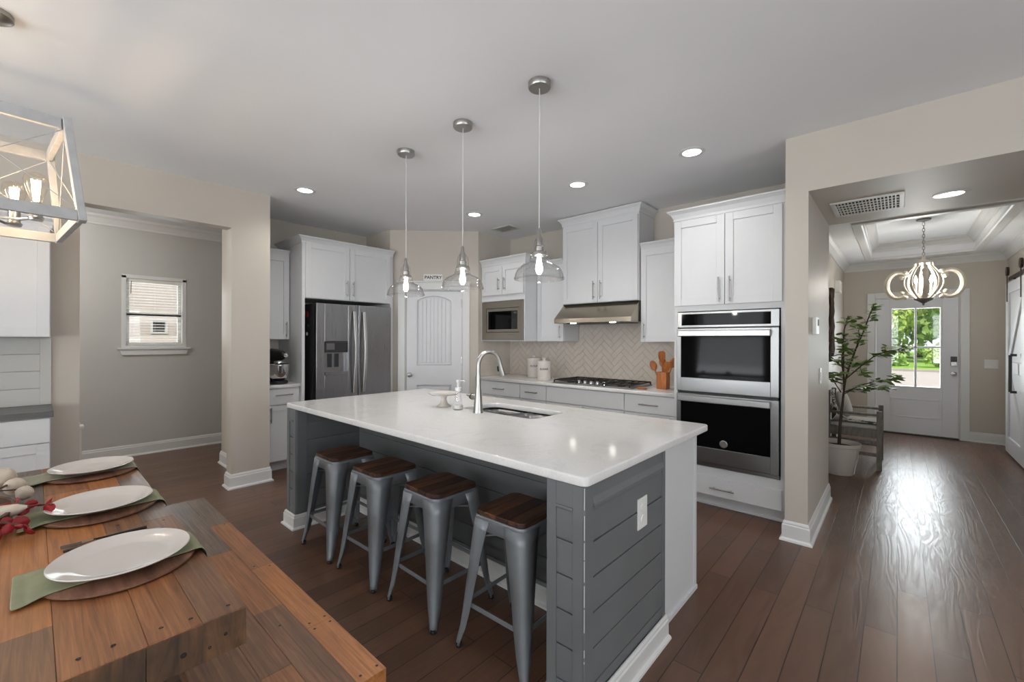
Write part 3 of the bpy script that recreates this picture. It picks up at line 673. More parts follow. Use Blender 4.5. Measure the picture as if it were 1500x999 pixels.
# range hood
rh = thing('range_hood', 'stainless steel under-cabinet range hood with a sloped front', 'range hood', (-2.42, 4.2, 1.56))
hx0, hx1 = -2.888, -1.955
def hoodpoly(): return [(.01, 1.784), (HF - .02, 1.784), (yb(3.93), 1.615), (yb(3.93), 1.566), (.01, 1.566)]
FS = Fr((0, KB), 0)
b = MB(); pl = hoodpoly(); k = len(pl)
vs = [FB.p(hx0, n, z) for n, z in pl] + [FB.p(hx1, n, z) for n, z in pl]
b.add(vs, [list(range(k)), list(range(k, 2 * k))[::-1]] + [(i, k + i, k + (i + 1) % k, (i + 1) % k) for i in range(k)])
b.build('body', M['hood'], rh, bevel=.002)
MB().fb(FB, hx0 + .12, hx1 - .12, .12, yb(4.0), 1.561, 1.567).build('filter', M['darksteel'], rh)
for x in (-2.66, -2.18):
    MB().lathe([(.001, 1.558), (.03, 1.558), (.034, 1.566)], (x, 3.975, 0), 16).build('hood_light', M['downlight'], rh)
    lamp('hood_lamp', 'SPOT', (x, 3.98, 1.55), 2.2, (1, .95, .88), aim=(x, 4.12, 0.9), spot_size=2.2, spot_blend=.9, shadow_soft_size=.03)
# gas cooktop
ct_ = thing('gas_cooktop', 'black and steel gas cooktop set into the back counter', 'cooktop', (-2.37, 4.07, .906))
slab('tray', rrect(-2.84, -1.905, 3.825, 4.335, .02), [], .9065, .918, M['steel'], ct_)
for gx0, gx1 in ((-2.82, -2.53), (-2.515, -2.23), (-2.215, -1.925)):
    b = MB(); y0, y1 = 3.845 if gx0 != -2.515 else 3.95, 4.315; zt = .948
    for x in (gx0, gx1): b.box(x - .006, x + .006, y0, y1, zt - .012, zt)
    for y in (y0, (y0 + y1) / 2, y1): b.box(gx0, gx1, y - .006, y + .006, zt - .012, zt)
    for x in (gx0 + .07, (gx0 + gx1) / 2, gx1 - .07): b.box(x - .005, x + .005, y0, y1, zt - .010, zt)
    for x in (gx0, gx1):
        for y in (y0, y1): b.box(x - .007, x + .007, y - .007, y + .007, .918, zt - .012)
    b.build('grate', M['iron'], ct_, bevel=.0015)
for x, y, r in ((-2.675, 3.96, .045), (-2.675, 4.2, .04), (-2.37, 4.13, .055), (-2.07, 3.96, .04), (-2.07, 4.2, .045)):
    MB().lathe([(r, .918), (r, .926), (r * .75, .93), (r * .75, .936), (.001, .938)], (x, y, 0), 20).build('burner', M['iron'], ct_)
for i in range(5):
    MB().lathe([(.022, .918), (.024, .924), (.019, .928), (.017, .948), (.014, .952), (.001, .953)], (-2.52 + i * .075, 3.875, 0), 18).build('knob', M['chrome'], ct_)
# canisters
for (x, y, r, hgt, s_, lab) in ((-3.43, 4.24, .083, .235, 'FLOUR', 'taller white lidded canister at the back, left of its pair'), (-3.10, 4.02, .08, .215, 'SUGAR', 'shorter white lidded canister in front, nearer the cooktop')):
    t = thing('canister', lab, 'canister', (x, y, .906), 0, 'white canisters on the back counter')
    MB().lathe([(.001, .9065), (r - .004, .9065), (r, .912), (r, .906 + hgt), (.001, .906 + hgt)], (x, y, 0), 32).build('jar', M['ceramic'], t)
    MB().lathe([(r + .003, .906 + hgt), (r + .003, .914 + hgt), (r * .6, .922 + hgt), (.022, .923 + hgt), (.016, .93 + hgt), (.024, .944 + hgt), (.018, .952 + hgt), (.001, .953 + hgt)], (x, y, 0), 32).build('lid', M['ceramic'], t)
    dv = Vector((0.55 - x * .0, -1, 0)); dv = Vector((-x, -y, 0)).normalized(); ang = math.atan2(dv.y, dv.x) + pi / 2
    text('lettering', s_, .03, M['greyink'], Vector((x, y, .906 + hgt * .62)) + dv * (r + .0008), (pi / 2, 0, ang), t)
# utensil crock with wooden utensils
uc = thing('utensil_holder', 'square wooden utensil holder beside the ovens', 'utensil holder', (-1.70, 4.10, .906))
b = MB(); q0, q1, r0, r1 = -1.748, -1.652, 4.052, 4.148
for bx in ((q0, q0 + .01, r0, r1), (q1 - .01, q1, r0, r1), (q0 + .01, q1 - .01, r0, r0 + .01), (q0 + .01, q1 - .01, r1 - .01, r1)): b.box(*bx, .9065, 1.07)
b.box(q0 + .01, q1 - .01, r0 + .01, r1 - .01, .9065, .916); b.build('box', M['spoon'], uc, bevel=.002)
def utensil(name, lab, dx, dy, lean, L, kind):
    base_ = Vector((-1.70 + dx * .3, 4.10 + dy * .3, .918)); top = base_ + Vector((lean[0], lean[1], L)); d = (top - base_).normalized()
    t = thing(name, lab, 'kitchen utensil', base_, 0, 'wooden utensils in the holder')
    MB().tube([base_, base_.lerp(top, .6), top], [.006, .0055, .007], 8).build('handle', M['spoon'], t)
    A_ = axis_to(d); b = MB()
    if kind == 'spoon': b.lathe([(max(.034 * sin(pi * i / 10), .001), -.05 * cos(pi * i / 10)) for i in range(11)], top + d * .045, 16, 0, 1, .3, axis=A_ @ Matrix.Rotation(.6, 3, 'Z'))
    else:
        prof = [(-.016, 0), (-.034, .05), (-.034, .095), (-.02, .11), (.02, .11), (.034, .095), (.034, .05), (.016, 0)]
        x_ = Vector((.75, .66, 0)); x_ = (x_ - d * x_.dot(d)).normalized(); n_ = d.cross(x_)
        vs = [top + x_ * p + d * q + n_ * s for s in (-.004, .004) for p, q in prof]; k = len(prof)
        b.add(vs, [list(range(k)), list(range(k, 2 * k))[::-1]] + [(i, k + i, k + (i + 1) % k, (i + 1) % k) for i in range(k)])
    b.build('bowl' if kind == 'spoon' else 'blade', M['spoon'], t)
utensil('wooden_spatula', 'tallest flat wooden spatula standing in the utensil holder', 0, -.02, (-.005, -.01, 0), .245, 'blade')
utensil('wooden_spoon', 'wooden spoon leaning left in the utensil holder', -.05, -.03, (-.055, -.02, 0), .17, 'spoon')
utensil('wooden_spoon', 'wooden spoon leaning right in the utensil holder', .05, 0, (.06, .02, 0), .20, 'spoon')
utensil('wooden_spoon', 'short wooden spoon at the back of the utensil holder', .02, .05, (-.03, .035, 0), .2, 'spoon')
utensil('wooden_turner', 'small wooden turner at the front right of the holder', .04, -.05, (.03, -.02, 0), .15, 'blade')
t = thing('spoon_rest', 'small tan wooden spoon rest right of the cooktop', 'spoon rest', (-1.83, 3.95, .906))
MB().lathe([(.001, .9075), (.045, .9075), (.055, .918), (.05, .92), (.04, .913), (.001, .912)], (-1.84, 3.93, 0), 20, sy=.7).build('dish', M['spoon'], t)
t = thing('wall_outlet', 'pale switch plate on the backsplash behind the utensils', 'outlet', (-1.53, KB - .01, 1.08))
MB().fb(FB, -1.59, -1.475, .0095, .0145, 1.03, 1.15).build('plate', M['plastic'], t, bevel=.002)
MB().fb(FB, -1.572, -1.545, .0145, .018, 1.06, 1.12).fb(FB, -1.522, -1.495, .0145, .018, 1.06, 1.12).build('rocker', M['plastic'], t)

# oven tower
OFN = yb(3.735); ox0, ox1 = -1.45, SX0 - .002
t = thing('oven_cabinet', 'tall white cabinet surrounding the double oven', 'cabinet', (-1.02, 4.1, 0))
b = MB(); b.fb(FB, ox0, ox0 + .03, .003, OFN, .105, 2.42); b.fb(FB, ox1 - .065, ox1, .003, OFN, .105, 2.42); b.fb(FB, ox0 + .03, ox1 - .065, .003, OFN, 1.625, 2.42); b.fb(FB, ox0 + .03, ox1 - .065, .003, OFN, .105, .335)
b.build('carcass', M['cab'], t)
MB().fb(FB, ox0, ox1, .003, OFN - .075, 0, .105).build('toe_kick', M['cab'], t)
MB().fb(FB, ox0, ox1, OFN - .075, OFN - .06, 0, .02).build('toe_moulding', M['cab'], t, bevel=.004)
for a, c, hu in ((-1.446, -1.040, -1.078), (-1.035, -.64, -.997)):
    d = MB(); shaker(d, FB, a, c, OFN, 1.672, 2.40, .06); o = d.build('door', M['cab'], t, bevel=.0018); handle(o, FB, hu, OFN + .02, 1.79, .2)
d = MB(); d.fb(FB, -1.44, -.64, OFN, OFN + .02, .11, .262); o = d.build('drawer', M['cab'], t, bevel=.002); handle(o, FB, -1.05, OFN + .02, .178, .18, False)
c = MB(); crown_on(c, FB, ox0, ox1, .003, OFN, 2.42, True, False, .075, .05); c.build('crown_moulding', M['cab'], t)
ov = thing('double_oven', 'stainless steel built-in double wall oven', 'oven', (-1.03, 4.0, .34))
q0, q1 = -1.416, -.657
b = MB(); b.fb(FB, q0 + .01, q1 - .01, .03, OFN - .002, .34, 1.615); b.build('body', M['black'], ov)
n = OFN
b = MB(); b.fb(FB, q0, q1, n, n + .018, 1.488, 1.617); pn = b.build('control_panel', M['steel'], ov, bevel=.002)
MB().fb(FB, q0 + .035, q1 - .055, n + .018, n + .02, 1.505, 1.60).build('display', M['ovenglass'], pn)
def oven_door(z0, z1, gz0, gz1, hz0, hz1):
    b = MB(); b.fb(FB, q0, q0 + .035, n, n + .035, z0, z1); b.fb(FB, q1 - .055, q1, n, n + .035, z0, z1); b.fb(FB, q0 + .035, q1 - .055, n, n + .035, z0, gz0); b.fb(FB, q0 + .035, q1 - .055, n, n + .035, gz1, z1)
    d = b.build('door', M['steel'], ov, bevel=.002)
    MB().fb(FB, q0 + .035, q1 - .055, n, n + .032, gz0, gz1).build('window', M['ovenglass'], d)
    b = MB(); b.fb(FB, q0 + .02, q1 - .05, n + .05, n + .072, hz0, hz1)
    for u in (q0 + .03, q1 - .075): b.fb(FB, u, u + .02, n + .035, n + .05, hz0 + .006, hz1 - .006)
    b.build('handle', M['brightsteel'], d, bevel=.006)
    return d
oven_door(.953, 1.478, 1.065, 1.44, 1.412, 1.462)
d = oven_door(.375, .93, .50, .885, .868, .918)
MB().lathe([(.001, 0), (.03, 0), (.03, .003), (.026, .005), (.02, .004), (.001, .0045)], FB.p(-1.04, n + .032, .545), 24, axis=axis_to(FB.N)).build('badge', M['brightsteel'], d)
MB().fb(FB, q0, q1, n, n + .014, .342, .368).build('lower_vent', M['steel'], ov)

# ------------------------------------------------------------------ fridge wall
FK = Fr((KX, 0), pi / 2)   # u = world Y, n = +X from the fridge wall
FD = 4.75; fn = KX * -1 - FD   # front plane n = .658
fc = thing('fridge_cabinet', 'tall white cabinet boxing in the refrigerator with two upper doors', 'cabinet', (KX + .3, 2.45, 0))
b = MB(); b.fb(FK, 1.925, 1.955, .003, fn, 0, 2.445); b.fb(FK, 3.0, 3.036, .003, fn, 0, 2.445); b.fb(FK, 1.955, 3.0, .003, fn, 1.825, 2.445)
b.build('carcass', M['cab'], fc)
for a, c, hu in ((1.958, 2.452, 2.415), (2.457, 2.99, 2.493)):
    d = MB(); shaker(d, FK, a, c, fn, 1.83, 2.43, .06); o = d.build('door', M['cab'], fc, bevel=.0018); handle(o, FK, hu, fn + .02, 1.96, .18)
c = MB(); crown_on(c, FK, 1.925, 3.036, .003, fn, 2.43, True, False, .06, .05); c.build('crown_moulding', M['cab'], fc)
fr = thing('refrigerator', 'stainless french-door refrigerator with an ice dispenser', 'refrigerator', (KX + .35, 2.5, 0))
f0, f1, fd = 2.045, 2.965, 4.745
b = MB(); b.fb(FK, f0, f1, .03, .66, .03, 1.77); b.fb(FK, f0 + .03, f1 - .03, .08, .62, 0, .03); b.build('body', M['darksteel'], fr)
nd = .665; mid = 2.53; nf = .735
b = MB()
dy0, dy1, dz0, dz1 = 2.135, 2.405, .985, 1.355
b.fb(FK, f0, dy0, nd, nf, .72, 1.775); b.fb(FK, dy1, mid - .004, nd, nf, .72, 1.775); b.fb(FK, dy0, dy1, nd, nf, .72, dz0); b.fb(FK, dy0, dy1, nd, nf, dz1, 1.775); b.fb(FK, dy0, dy1, nd, nd + .015, dz0, dz1)
dl_ = b.build('door', M['steelv'], fr, bevel=.004)
b = MB(); b.fb(FK, dy0 + .008, dy1 - .008, nf - .02, nf + .004, 1.235, dz1 - .006); dp = b.build('dispenser', M['darksteel'], dl_, bevel=.004)
b = MB(); b.fb(FK, dy0 + .02, dy0 + .11, nf + .004, nf + .007, 1.265, 1.335); b.build('display', M['steel'], dp)
for u in (2.19, 2.27): MB().fb(FK, u, u + .045, nd + .016, nd + .03, 1.07, 1.22).build('paddle', M['darksteel'], dp)
MB().fb(FK, dy0 + .006, dy1 - .006, nd + .016, nf + .006, dz0, dz0 + .03).build('drip_tray', M['steelv'], dp)
b = MB(); b.fb(FK, mid + .004, f1, nd, nf, .72, 1.775); dr_ = b.build('door', M['steelv'], fr, bevel=.004)
for par, u, s_ in ((dl_, mid - .06, -1), (dr_, mid + .06, 1)):
    pts = [FK.p(u, nf, 1.70)] + [FK.p(u, nf + .025 + .045 * sin(pi * i / 12), 1.70 - .93 * i / 12) for i in range(13)] + [FK.p(u, nf, .77)]
    b = MB(); vs = []
    for q in pts:
        for du, dn in ((-.017, -.006), (.017, -.006), (.014, .007), (-.014, .007)): vs.append(q + FK.U * du + FK.N * dn)
    k = len(pts); b.add(vs, [(i * 4 + q, i * 4 + (q + 1) % 4, (i + 1) * 4 + (q + 1) % 4, (i + 1) * 4 + q) for i in range(k - 1) for q in range(4)] + [(0, 1, 2, 3), tuple((k - 1) * 4 + q for q in range(4))], 0, True)
    b.build('handle', M['handle'], par, bevel=.002)
b = MB(); b.fb(FK, f0, f1, nd, nf, .05, .71); fz = b.build('freezer_drawer', M['steelv'], fr, bevel=.004)
b = MB(); b.tube([FK.p(f0 + .08, nf, .62), FK.p(f0 + .1, nf + .05, .62), FK.p(f1 - .1, nf + .05, .62), FK.p(f1 - .08, nf, .62)], .0125, 10); b.build('handle', M['brightsteel'], fz)
for lab, x_, z_, r_, mt in (('round red magnet on the dark side of the refrigerator', .50, 1.655, .035, 'red'), ('small green magnet beside the red one on the refrigerator', .43, 1.68, .022, 'green'), ('small pale magnet lowest on the refrigerator side', .50, 1.44, .02, 'plastic'), ('small grey magnet below the red one on the refrigerator', .53, 1.53, .016, 'steel')):
    o = MB().lathe([(.001, .0), (r_, .0), (r_, .004), (r_ * .7, .007), (.001, .008)], (KX + x_, f0, z_), 16, axis=axis_to((0, -1, 0))).build('fridge_magnet', M[mt])
    tag(o, lab, 'magnet', 'magnets on the refrigerator')
cabinet('upper_cabinet', 'white wall cabinet above the stand mixer', FK, 1.56, 1.921, .003, .318, 1.378, 2.31, [('door', 1.565, 1.917, 1.382, 2.30, (1.885, 1.49, .17, True))], crown=(False, False, .06, .03))
cabinet('base_cabinet', 'white base cabinet below the stand mixer', FK, 1.56, 1.921, .003, .60, 0, .87, [('slab', 1.585, 1.917, .70, .862, (1.755, .80, .17, False)), ('door', 1.585, 1.917, .115, .69, (1.63, .6, .16, True))], toe=True)
o = slab('side_countertop', [(KX + .003, 1.55), (KX + .635, 1.55), (KX + .635, 1.922), (KX + .003, 1.922)], [], .872, .906, M['quartz'])
tag(o, 'short white countertop under the stand mixer', 'countertop')
# stand mixer (faces +Y)
mx_ = thing('stand_mixer', 'black stand mixer with a steel bowl on the side counter', 'stand mixer', (-4.99, 1.72, .906), .25, world=False)
b = MB(); b.zprism(rrect(-.14, .19, -.085, .085, .08), .001, .035); b.build('base', M['black'], mx_, bevel=.01)
MB().zprism(rrect(-.14, -.04, -.055, .055, .03), .035, .26).build('column', M['black'], mx_, bevel=.01)
MB().lathe([(max(.001, .072 * math.sqrt(max(0, 1 - ((i - 8) / 8) ** 2)) * (1.0 if i < 8 else .95)), -.19 + i * .0235) for i in range(17)], (.03, 0, .305), 20, sx=1, sy=.9, axis=axis_to((1, 0, 0))).build('motor_head', M['black'], mx_)
MB().lathe([(.001, 0), (.022, 0), (.022, .012), (.001, .014)], (.21, 0, .305), 16, axis=axis_to((1, 0, 0))).build('hub_cap', M['chrome'], mx_)
MB().lathe([(.045, .245), (.05, .23), (.05, .222)], (.10, 0, 0), 20).build('trim_band', M['chrome'], mx_)
MB().tube([(.10, 0, .24), (.10, 0, .12)], .008, 8).build('beater_shaft', M['chrome'], mx_)
MB().lathe([(.001, .04), (.05, .04), (.085, .07), (.105, .13), (.108, .205), (.113, .21), (.108, .212), (.103, .205), (.10, .13), (.08, .075), (.001, .046)], (.10, 0, 0), 28).build('bowl', M['chrome'], mx_)

# ------------------------------------------------------------------ island
CT0, CT1 = .868, .903
IX0, IX1, IY0, IY1 = -3.43, -.797, 1.272, 2.565
SKX0, SKX1, SKY0, SKY1 = -2.285, -1.63, 2.005, 2.345
o = slab('island_countertop', rrect(IX0, IX1, IY0, IY1, .03), [rrect(SKX0, SKX1, SKY0, SKY1, .06)[::-1]], CT0, CT1, M['quartz'], bevel=.006)
tag(o, 'large white stone countertop of the island', 'countertop')
isl = thing('kitchen_island', 'charcoal shiplap kitchen island with a stool recess', 'kitchen island', (-2.1, 1.9, 0))
PX0, PX1, KY, EY = -3.42, -.815, 1.78, 1.975
PI0, PI1 = -3.262, -.972     # inner faces of the end posts
PF = 1.287
b = MB()
b.box(PX0 + .006, PI0 - .006, PF + .006, EY, 0, CT0 - .002); b.box(PI1 + .006, PX1 - .006, PF + .006, EY, 0, CT0 - .002); b.box(PI0 - .006, PI1 + .006, KY + .006, EY, 0, CT0 - .002)
b.build('end_walls', M['grey'], isl)
def shiplap(mb, F, u0, u1, n, z0, z1, hgt=.128, gap=.006, t=.009):
    z = z0
    while z < z1 - .01:
        mb.fb(F, u0, u1, n, n + t, z, min(z + hgt - gap, z1)); z += hgt
Fk = Fr((0, KY), 0)
b = MB(); shiplap(b, Fr((0, KY + .006), 0), PI0, PI1, 0, .0, CT0 - .06); b.box(PI0, PI1, KY - .004, KY + .006, CT0 - .058, CT0 - .002); b.build('shiplap_back', M['grey'], isl, bevel=.001)
b = MB(); shiplap(b, Fr((PI0 - .006, 0), pi / 2), PF + .07, KY, 0, .0, CT0 - .04); b.box(PI0 - .006, PI0 + .006, PF, PF + .07, 0, CT0 - .002); b.build('recess_side', M['grey'], isl, bevel=.001)
b = MB(); shiplap(b, Fr((PI1 + .006, 0), -pi / 2), -KY, -PF - .07, 0, .0, CT0 - .04); b.box(PI1 - .006, PI1 + .006, PF, PF + .07, 0, CT0 - .002); b.build('recess_side', M['grey'], isl, bevel=.001)
FPo = Fr((0, PF + .006), 0)
for a, c in ((PX0, PI0), (PI1, PX1)):
    b = MB(); shiplap(b, FPo, a + .04, c - .04, 0, .02, CT0 - .1); b.fb(FPo, a, a + .042, 0, .014, 0, CT0 - .002); b.fb(FPo, c - .042, c, 0, .014, 0, CT0 - .002)
    b.fb(FPo, a + .042, c - .042, 0, .008, CT0 - .10, CT0 - .002)
    b.prism([(a + .042, CT0 - .085), (c - .042, CT0 - .085), (c - .042, CT0 - .002), (a + .042, CT0 - .002)], FPo, .008, .013)
    b.prism([(a + .042, CT0 - .095), (c - .042, CT0 - .095), (c - .042, CT0 - .085), (a + .042, CT0 - .085)], FPo, .008, .018)
    b.build('end_post', M['grey'], isl, bevel=.0015)
FR_ = Fr((PX1 - .006, 0), pi / 2)
b = MB(); shiplap(b, FR_, PF + .03, EY - .02, 0, .02, CT0 - .10); b.fb(FR_, PF - .005, PF + .05, 0, .014, 0, CT0 - .002); b.fb(FR_, EY - .03, EY, 0, .014, 0, CT0 - .002)
b.fb(FR_, PF + .05, EY - .03, 0, .008, CT0 - .12, CT0 - .002)
b.sweep([FR_.p(PF + .05, .008, 0)[:2], FR_.p(EY - .03, .008, 0)[:2]], [(0, CT0 - .002), (0, CT0 - .085), (.012, CT0 - .085), (.012, CT0 - .072), (.003, CT0 - .05), (.003, CT0 - .002)], side=-1)
b.build('end_panel', M['grey'], isl, bevel=.0015)
random.seed(2); z = .15; b = MB()
while z < CT0 - .02:
    L_ = random.uniform(.02, .11) if z > .35 else random.uniform(.006, .03); MB().box(PX1 + .0065, PX1 + .0085, PF - .0095, PF - .0075, z, min(z + L_, CT0 - .004)).build('worn_edge', M['trim'], isl); z += L_ + random.uniform(.002, .02) * (1 if z > .35 else 4)
FL_ = Fr((PX0 + .006, 0), -pi / 2)
b = MB(); shiplap(b, FL_, -EY, -PF - .03, 0, .02, CT0 - .03); b.build('end_panel', M['grey'], isl, bevel=.0015)
b = MB()
b.sweep([(PX0 - .001, EY), (PX0 - .001, PF - .01), (PI0 + .001, PF - .01), (PI0 + .001, KY - .001), (PI1 - .001, KY - .001), (PI1 - .001, PF - .01), (PX1 + .009, PF - .01), (PX1 + .009, EY)], [(o_, z_ * .76) for o_, z_ in base], side=-1)
b.build('baseboard', M['trim'], isl)
b = MB(); b.box(-3.40, -2.32, EY + .002, 2.475, .10, CT0 - .002); b.box(-1.60, -.84, EY + .002, 2.475, .10, CT0 - .002); b.box(-2.32, -1.60, EY + .002, 2.475, .10, .12); b.box(-2.32, -1.60, 2.455, 2.475, .12, CT0 - .002); b.box(-3.38, -.86, EY + .002, 2.40, 0, .10); b.box(-.84, -.834, 2.44, 2.475, 0, CT0 - .002); b.box(-.846, -.828, EY + .004, 2.475, 0, .022); b.box(-.8405, -.838, EY, 2.44, 0, CT0 - .003)
b.box(-.84, -.826, EY + .002, EY + .022, .0, CT0 - .002)
b.build('cabinet_body', M['cab'], isl, bevel=.001)
FI = Fr((0, 2.475), pi)
for i in range(4):
    a = .86 + i * .633; d = MB(); shaker(d, FI, a, a + .627, 0, .115, CT0 - .02); o = d.build('door', M['cab'], isl, bevel=.0018); handle(o, FI, a + (.58 if i % 2 == 0 else .05), .02, .72, .16)
ol = thing('island_outlet', 'white outlet plate on the end of the island', 'outlet', (-.81, 1.733, .64))
FRo = Fr((PX1 + .0036, 0), pi / 2)
MB().fb(FRo, 1.69, 1.777, .0, .006, .582, .712).build('plate', M['plastic'], ol, bevel=.002)
for z in (.622, .672): MB().lathe([(.001, 0), (.016, 0), (.015, .003), (.001, .003)], FRo.p(1.733, .006, z), 16, axis=axis_to(FRo.N)).build('socket', M['plastic'], ol)
# sink
sk = thing('kitchen_sink', 'stainless double bowl sink set under the island counter', 'sink', (-1.96, 2.17, .7))
dv_ = (SKX0 + SKX1) / 2
for a, c in ((SKX0 - .008, dv_ - .012), (dv_ + .012, SKX1 + .008)):
    b = MB(); y0, y1 = SKY0 - .008, SKY1 + .008; rings = []
    for ins, z, rr in ((0, CT0 - .001, .06), (.004, .80, .06), (.012, .71, .055), (.05, .69, .04)):
        rings.append([(x, y, z) for x, y in rrect(a + ins, c - ins, y0 + ins, y1 - ins, rr)])
    k = len(rings[0]); vs = [p for r_ in rings for p in r_]
    fs = [(i * k + q, i * k + (q + 1) % k, (i + 1) * k + (q + 1) % k, (i + 1) * k + q) for i in range(3) for q in range(k)] + [[3 * k + q for q in range(k)]]
    b.add(vs, fs, 0, True); bw = b.build('bowl', M['sinksteel'], sk, solid=.002)
    MB().lathe([(.001, .693), (.03, .693), (.04, .696), (.042, .692)], ((a + c) / 2, (y0 + y1) / 2, 0), 20).build('drain', M['chrome'], bw)
MB().box(dv_ - .013, dv_ + .013, SKY0 - .005, SKY1 + .005, .74, CT0 - .012).build('divider', M['steel'], sk, bevel=.005)
# faucet
fx, fy = -2.04, 1.945
fa = thing('kitchen_faucet', 'tall brushed steel gooseneck faucet at the island sink', 'faucet', (fx, fy, CT1))
dvx, dvy = .34, .94
MB().lathe([(.001, CT1 + .0005), (.034, CT1 + .0005), (.034, CT1 + .006), (.031, CT1 + .02), (.025, CT1 + .09), (.0175, CT1 + .17), (.0155, CT1 + .25)], (fx, fy, 0), 24).build('base', M['nickel'], fa)
R_ = .078; zc = 1.215; pts = [(fx, fy, CT1 + .24)] + [(fx + dvx * R_ * (1 - cos(a)), fy + dvy * R_ * (1 - cos(a)), zc + R_ * 1.1 * sin(a)) for a in [pi * i / 14 * .94 for i in range(15)]]
MB().tube(pts, .0145, 12).build('spout', M['nickel'], fa)
e_ = Vector(pts[-1]); d_ = (Vector(pts[-1]) - Vector(pts[-2])).normalized()
sh_ = MB().tube([e_, e_ + d_ * .03, e_ + d_ * .075, e_ + d_ * .095], [.0145, .016, .021, .021], 14).build('spray_head', M['nickel'], fa)
MB().tube([e_ + d_ * .03 + Vector((-.012, -.012, 0)), e_ + d_ * .065 + Vector((-.015, -.015, 0))], .008, 8).build('spray_button', M['black'], sh_)
hd = MB().tube([(fx - .02, fy + .005, CT1 + .1), (fx - .05, fy + .008, CT1 + .1), (fx - .085, fy + .012, CT1 + .1)], [.018, .02, .018], 16).build('handle', M['nickel'], fa)
MB().tube([(fx - .063, fy + .009, CT1 + .1), (fx - .07, fy + .0095, CT1 + .1)], .0215, 16).build('ring', M['black'], hd)
MB().tube([(fx - .085, fy + .012, CT1 + .1), (fx - .125, fy + .016, CT1 + .103)], .006, 8).build('lever', M['nickel'], hd)
# cake stand, soap dispenser
cs = thing('cake_stand', 'small white pedestal cake stand on the island', 'cake stand', (-2.41, 1.96, CT1))
MB().lathe([(.001, CT1 + .0005), (.05, CT1 + .0005), (.052, CT1 + .006), (.03, CT1 + .02), (.02, CT1 + .045), (.018, CT1 + .06), (.024, CT1 + .07), (.02, CT1 + .083)], (-2.41, 1.96, 0), 28).build('pedestal', M['ceramic'], cs)
MB().lathe([(.001, CT1 + .083), (.09, CT1 + .085), (.112, CT1 + .096), (.114, CT1 + .099), (.108, CT1 + .099), (.088, CT1 + .091), (.001, CT1 + .09)], (-2.41, 1.96, 0), 36).build('plate', M['ceramic'], cs)
sd = thing('soap_dispenser', 'clear glass soap dispenser with a white pump', 'soap dispenser', (-2.24, 1.945, CT1))
c_ = (-2.24, 1.945, 0)
MB().lathe([(.001, CT1 + .0008), (.036, CT1 + .0008), (.038, CT1 + .006), (.02, CT1 + .105), (.018, CT1 + .12), (.02, CT1 + .13)], c_, 24).build('bottle', M['glass'], sd)
MB().lathe([(.001, CT1 + .006), (.033, CT1 + .006), (.0325, CT1 + .03), (.001, CT1 + .03)], c_, 20).build('soap', M['plastic'], sd)
b = MB(); b.lathe([(.021, CT1 + .125), (.021, CT1 + .15), (.008, CT1 + .152), (.008, CT1 + .185), (.014, CT1 + .186), (.014, CT1 + .20), (.001, CT1 + .201)], c_, 18); b.tube([(-2.24, 1.945, CT1 + .193), (-2.225, 1.985, CT1 + .193), (-2.223, 1.99, CT1 + .185)], .005, 8); b.build('pump', M['plastic'], sd)

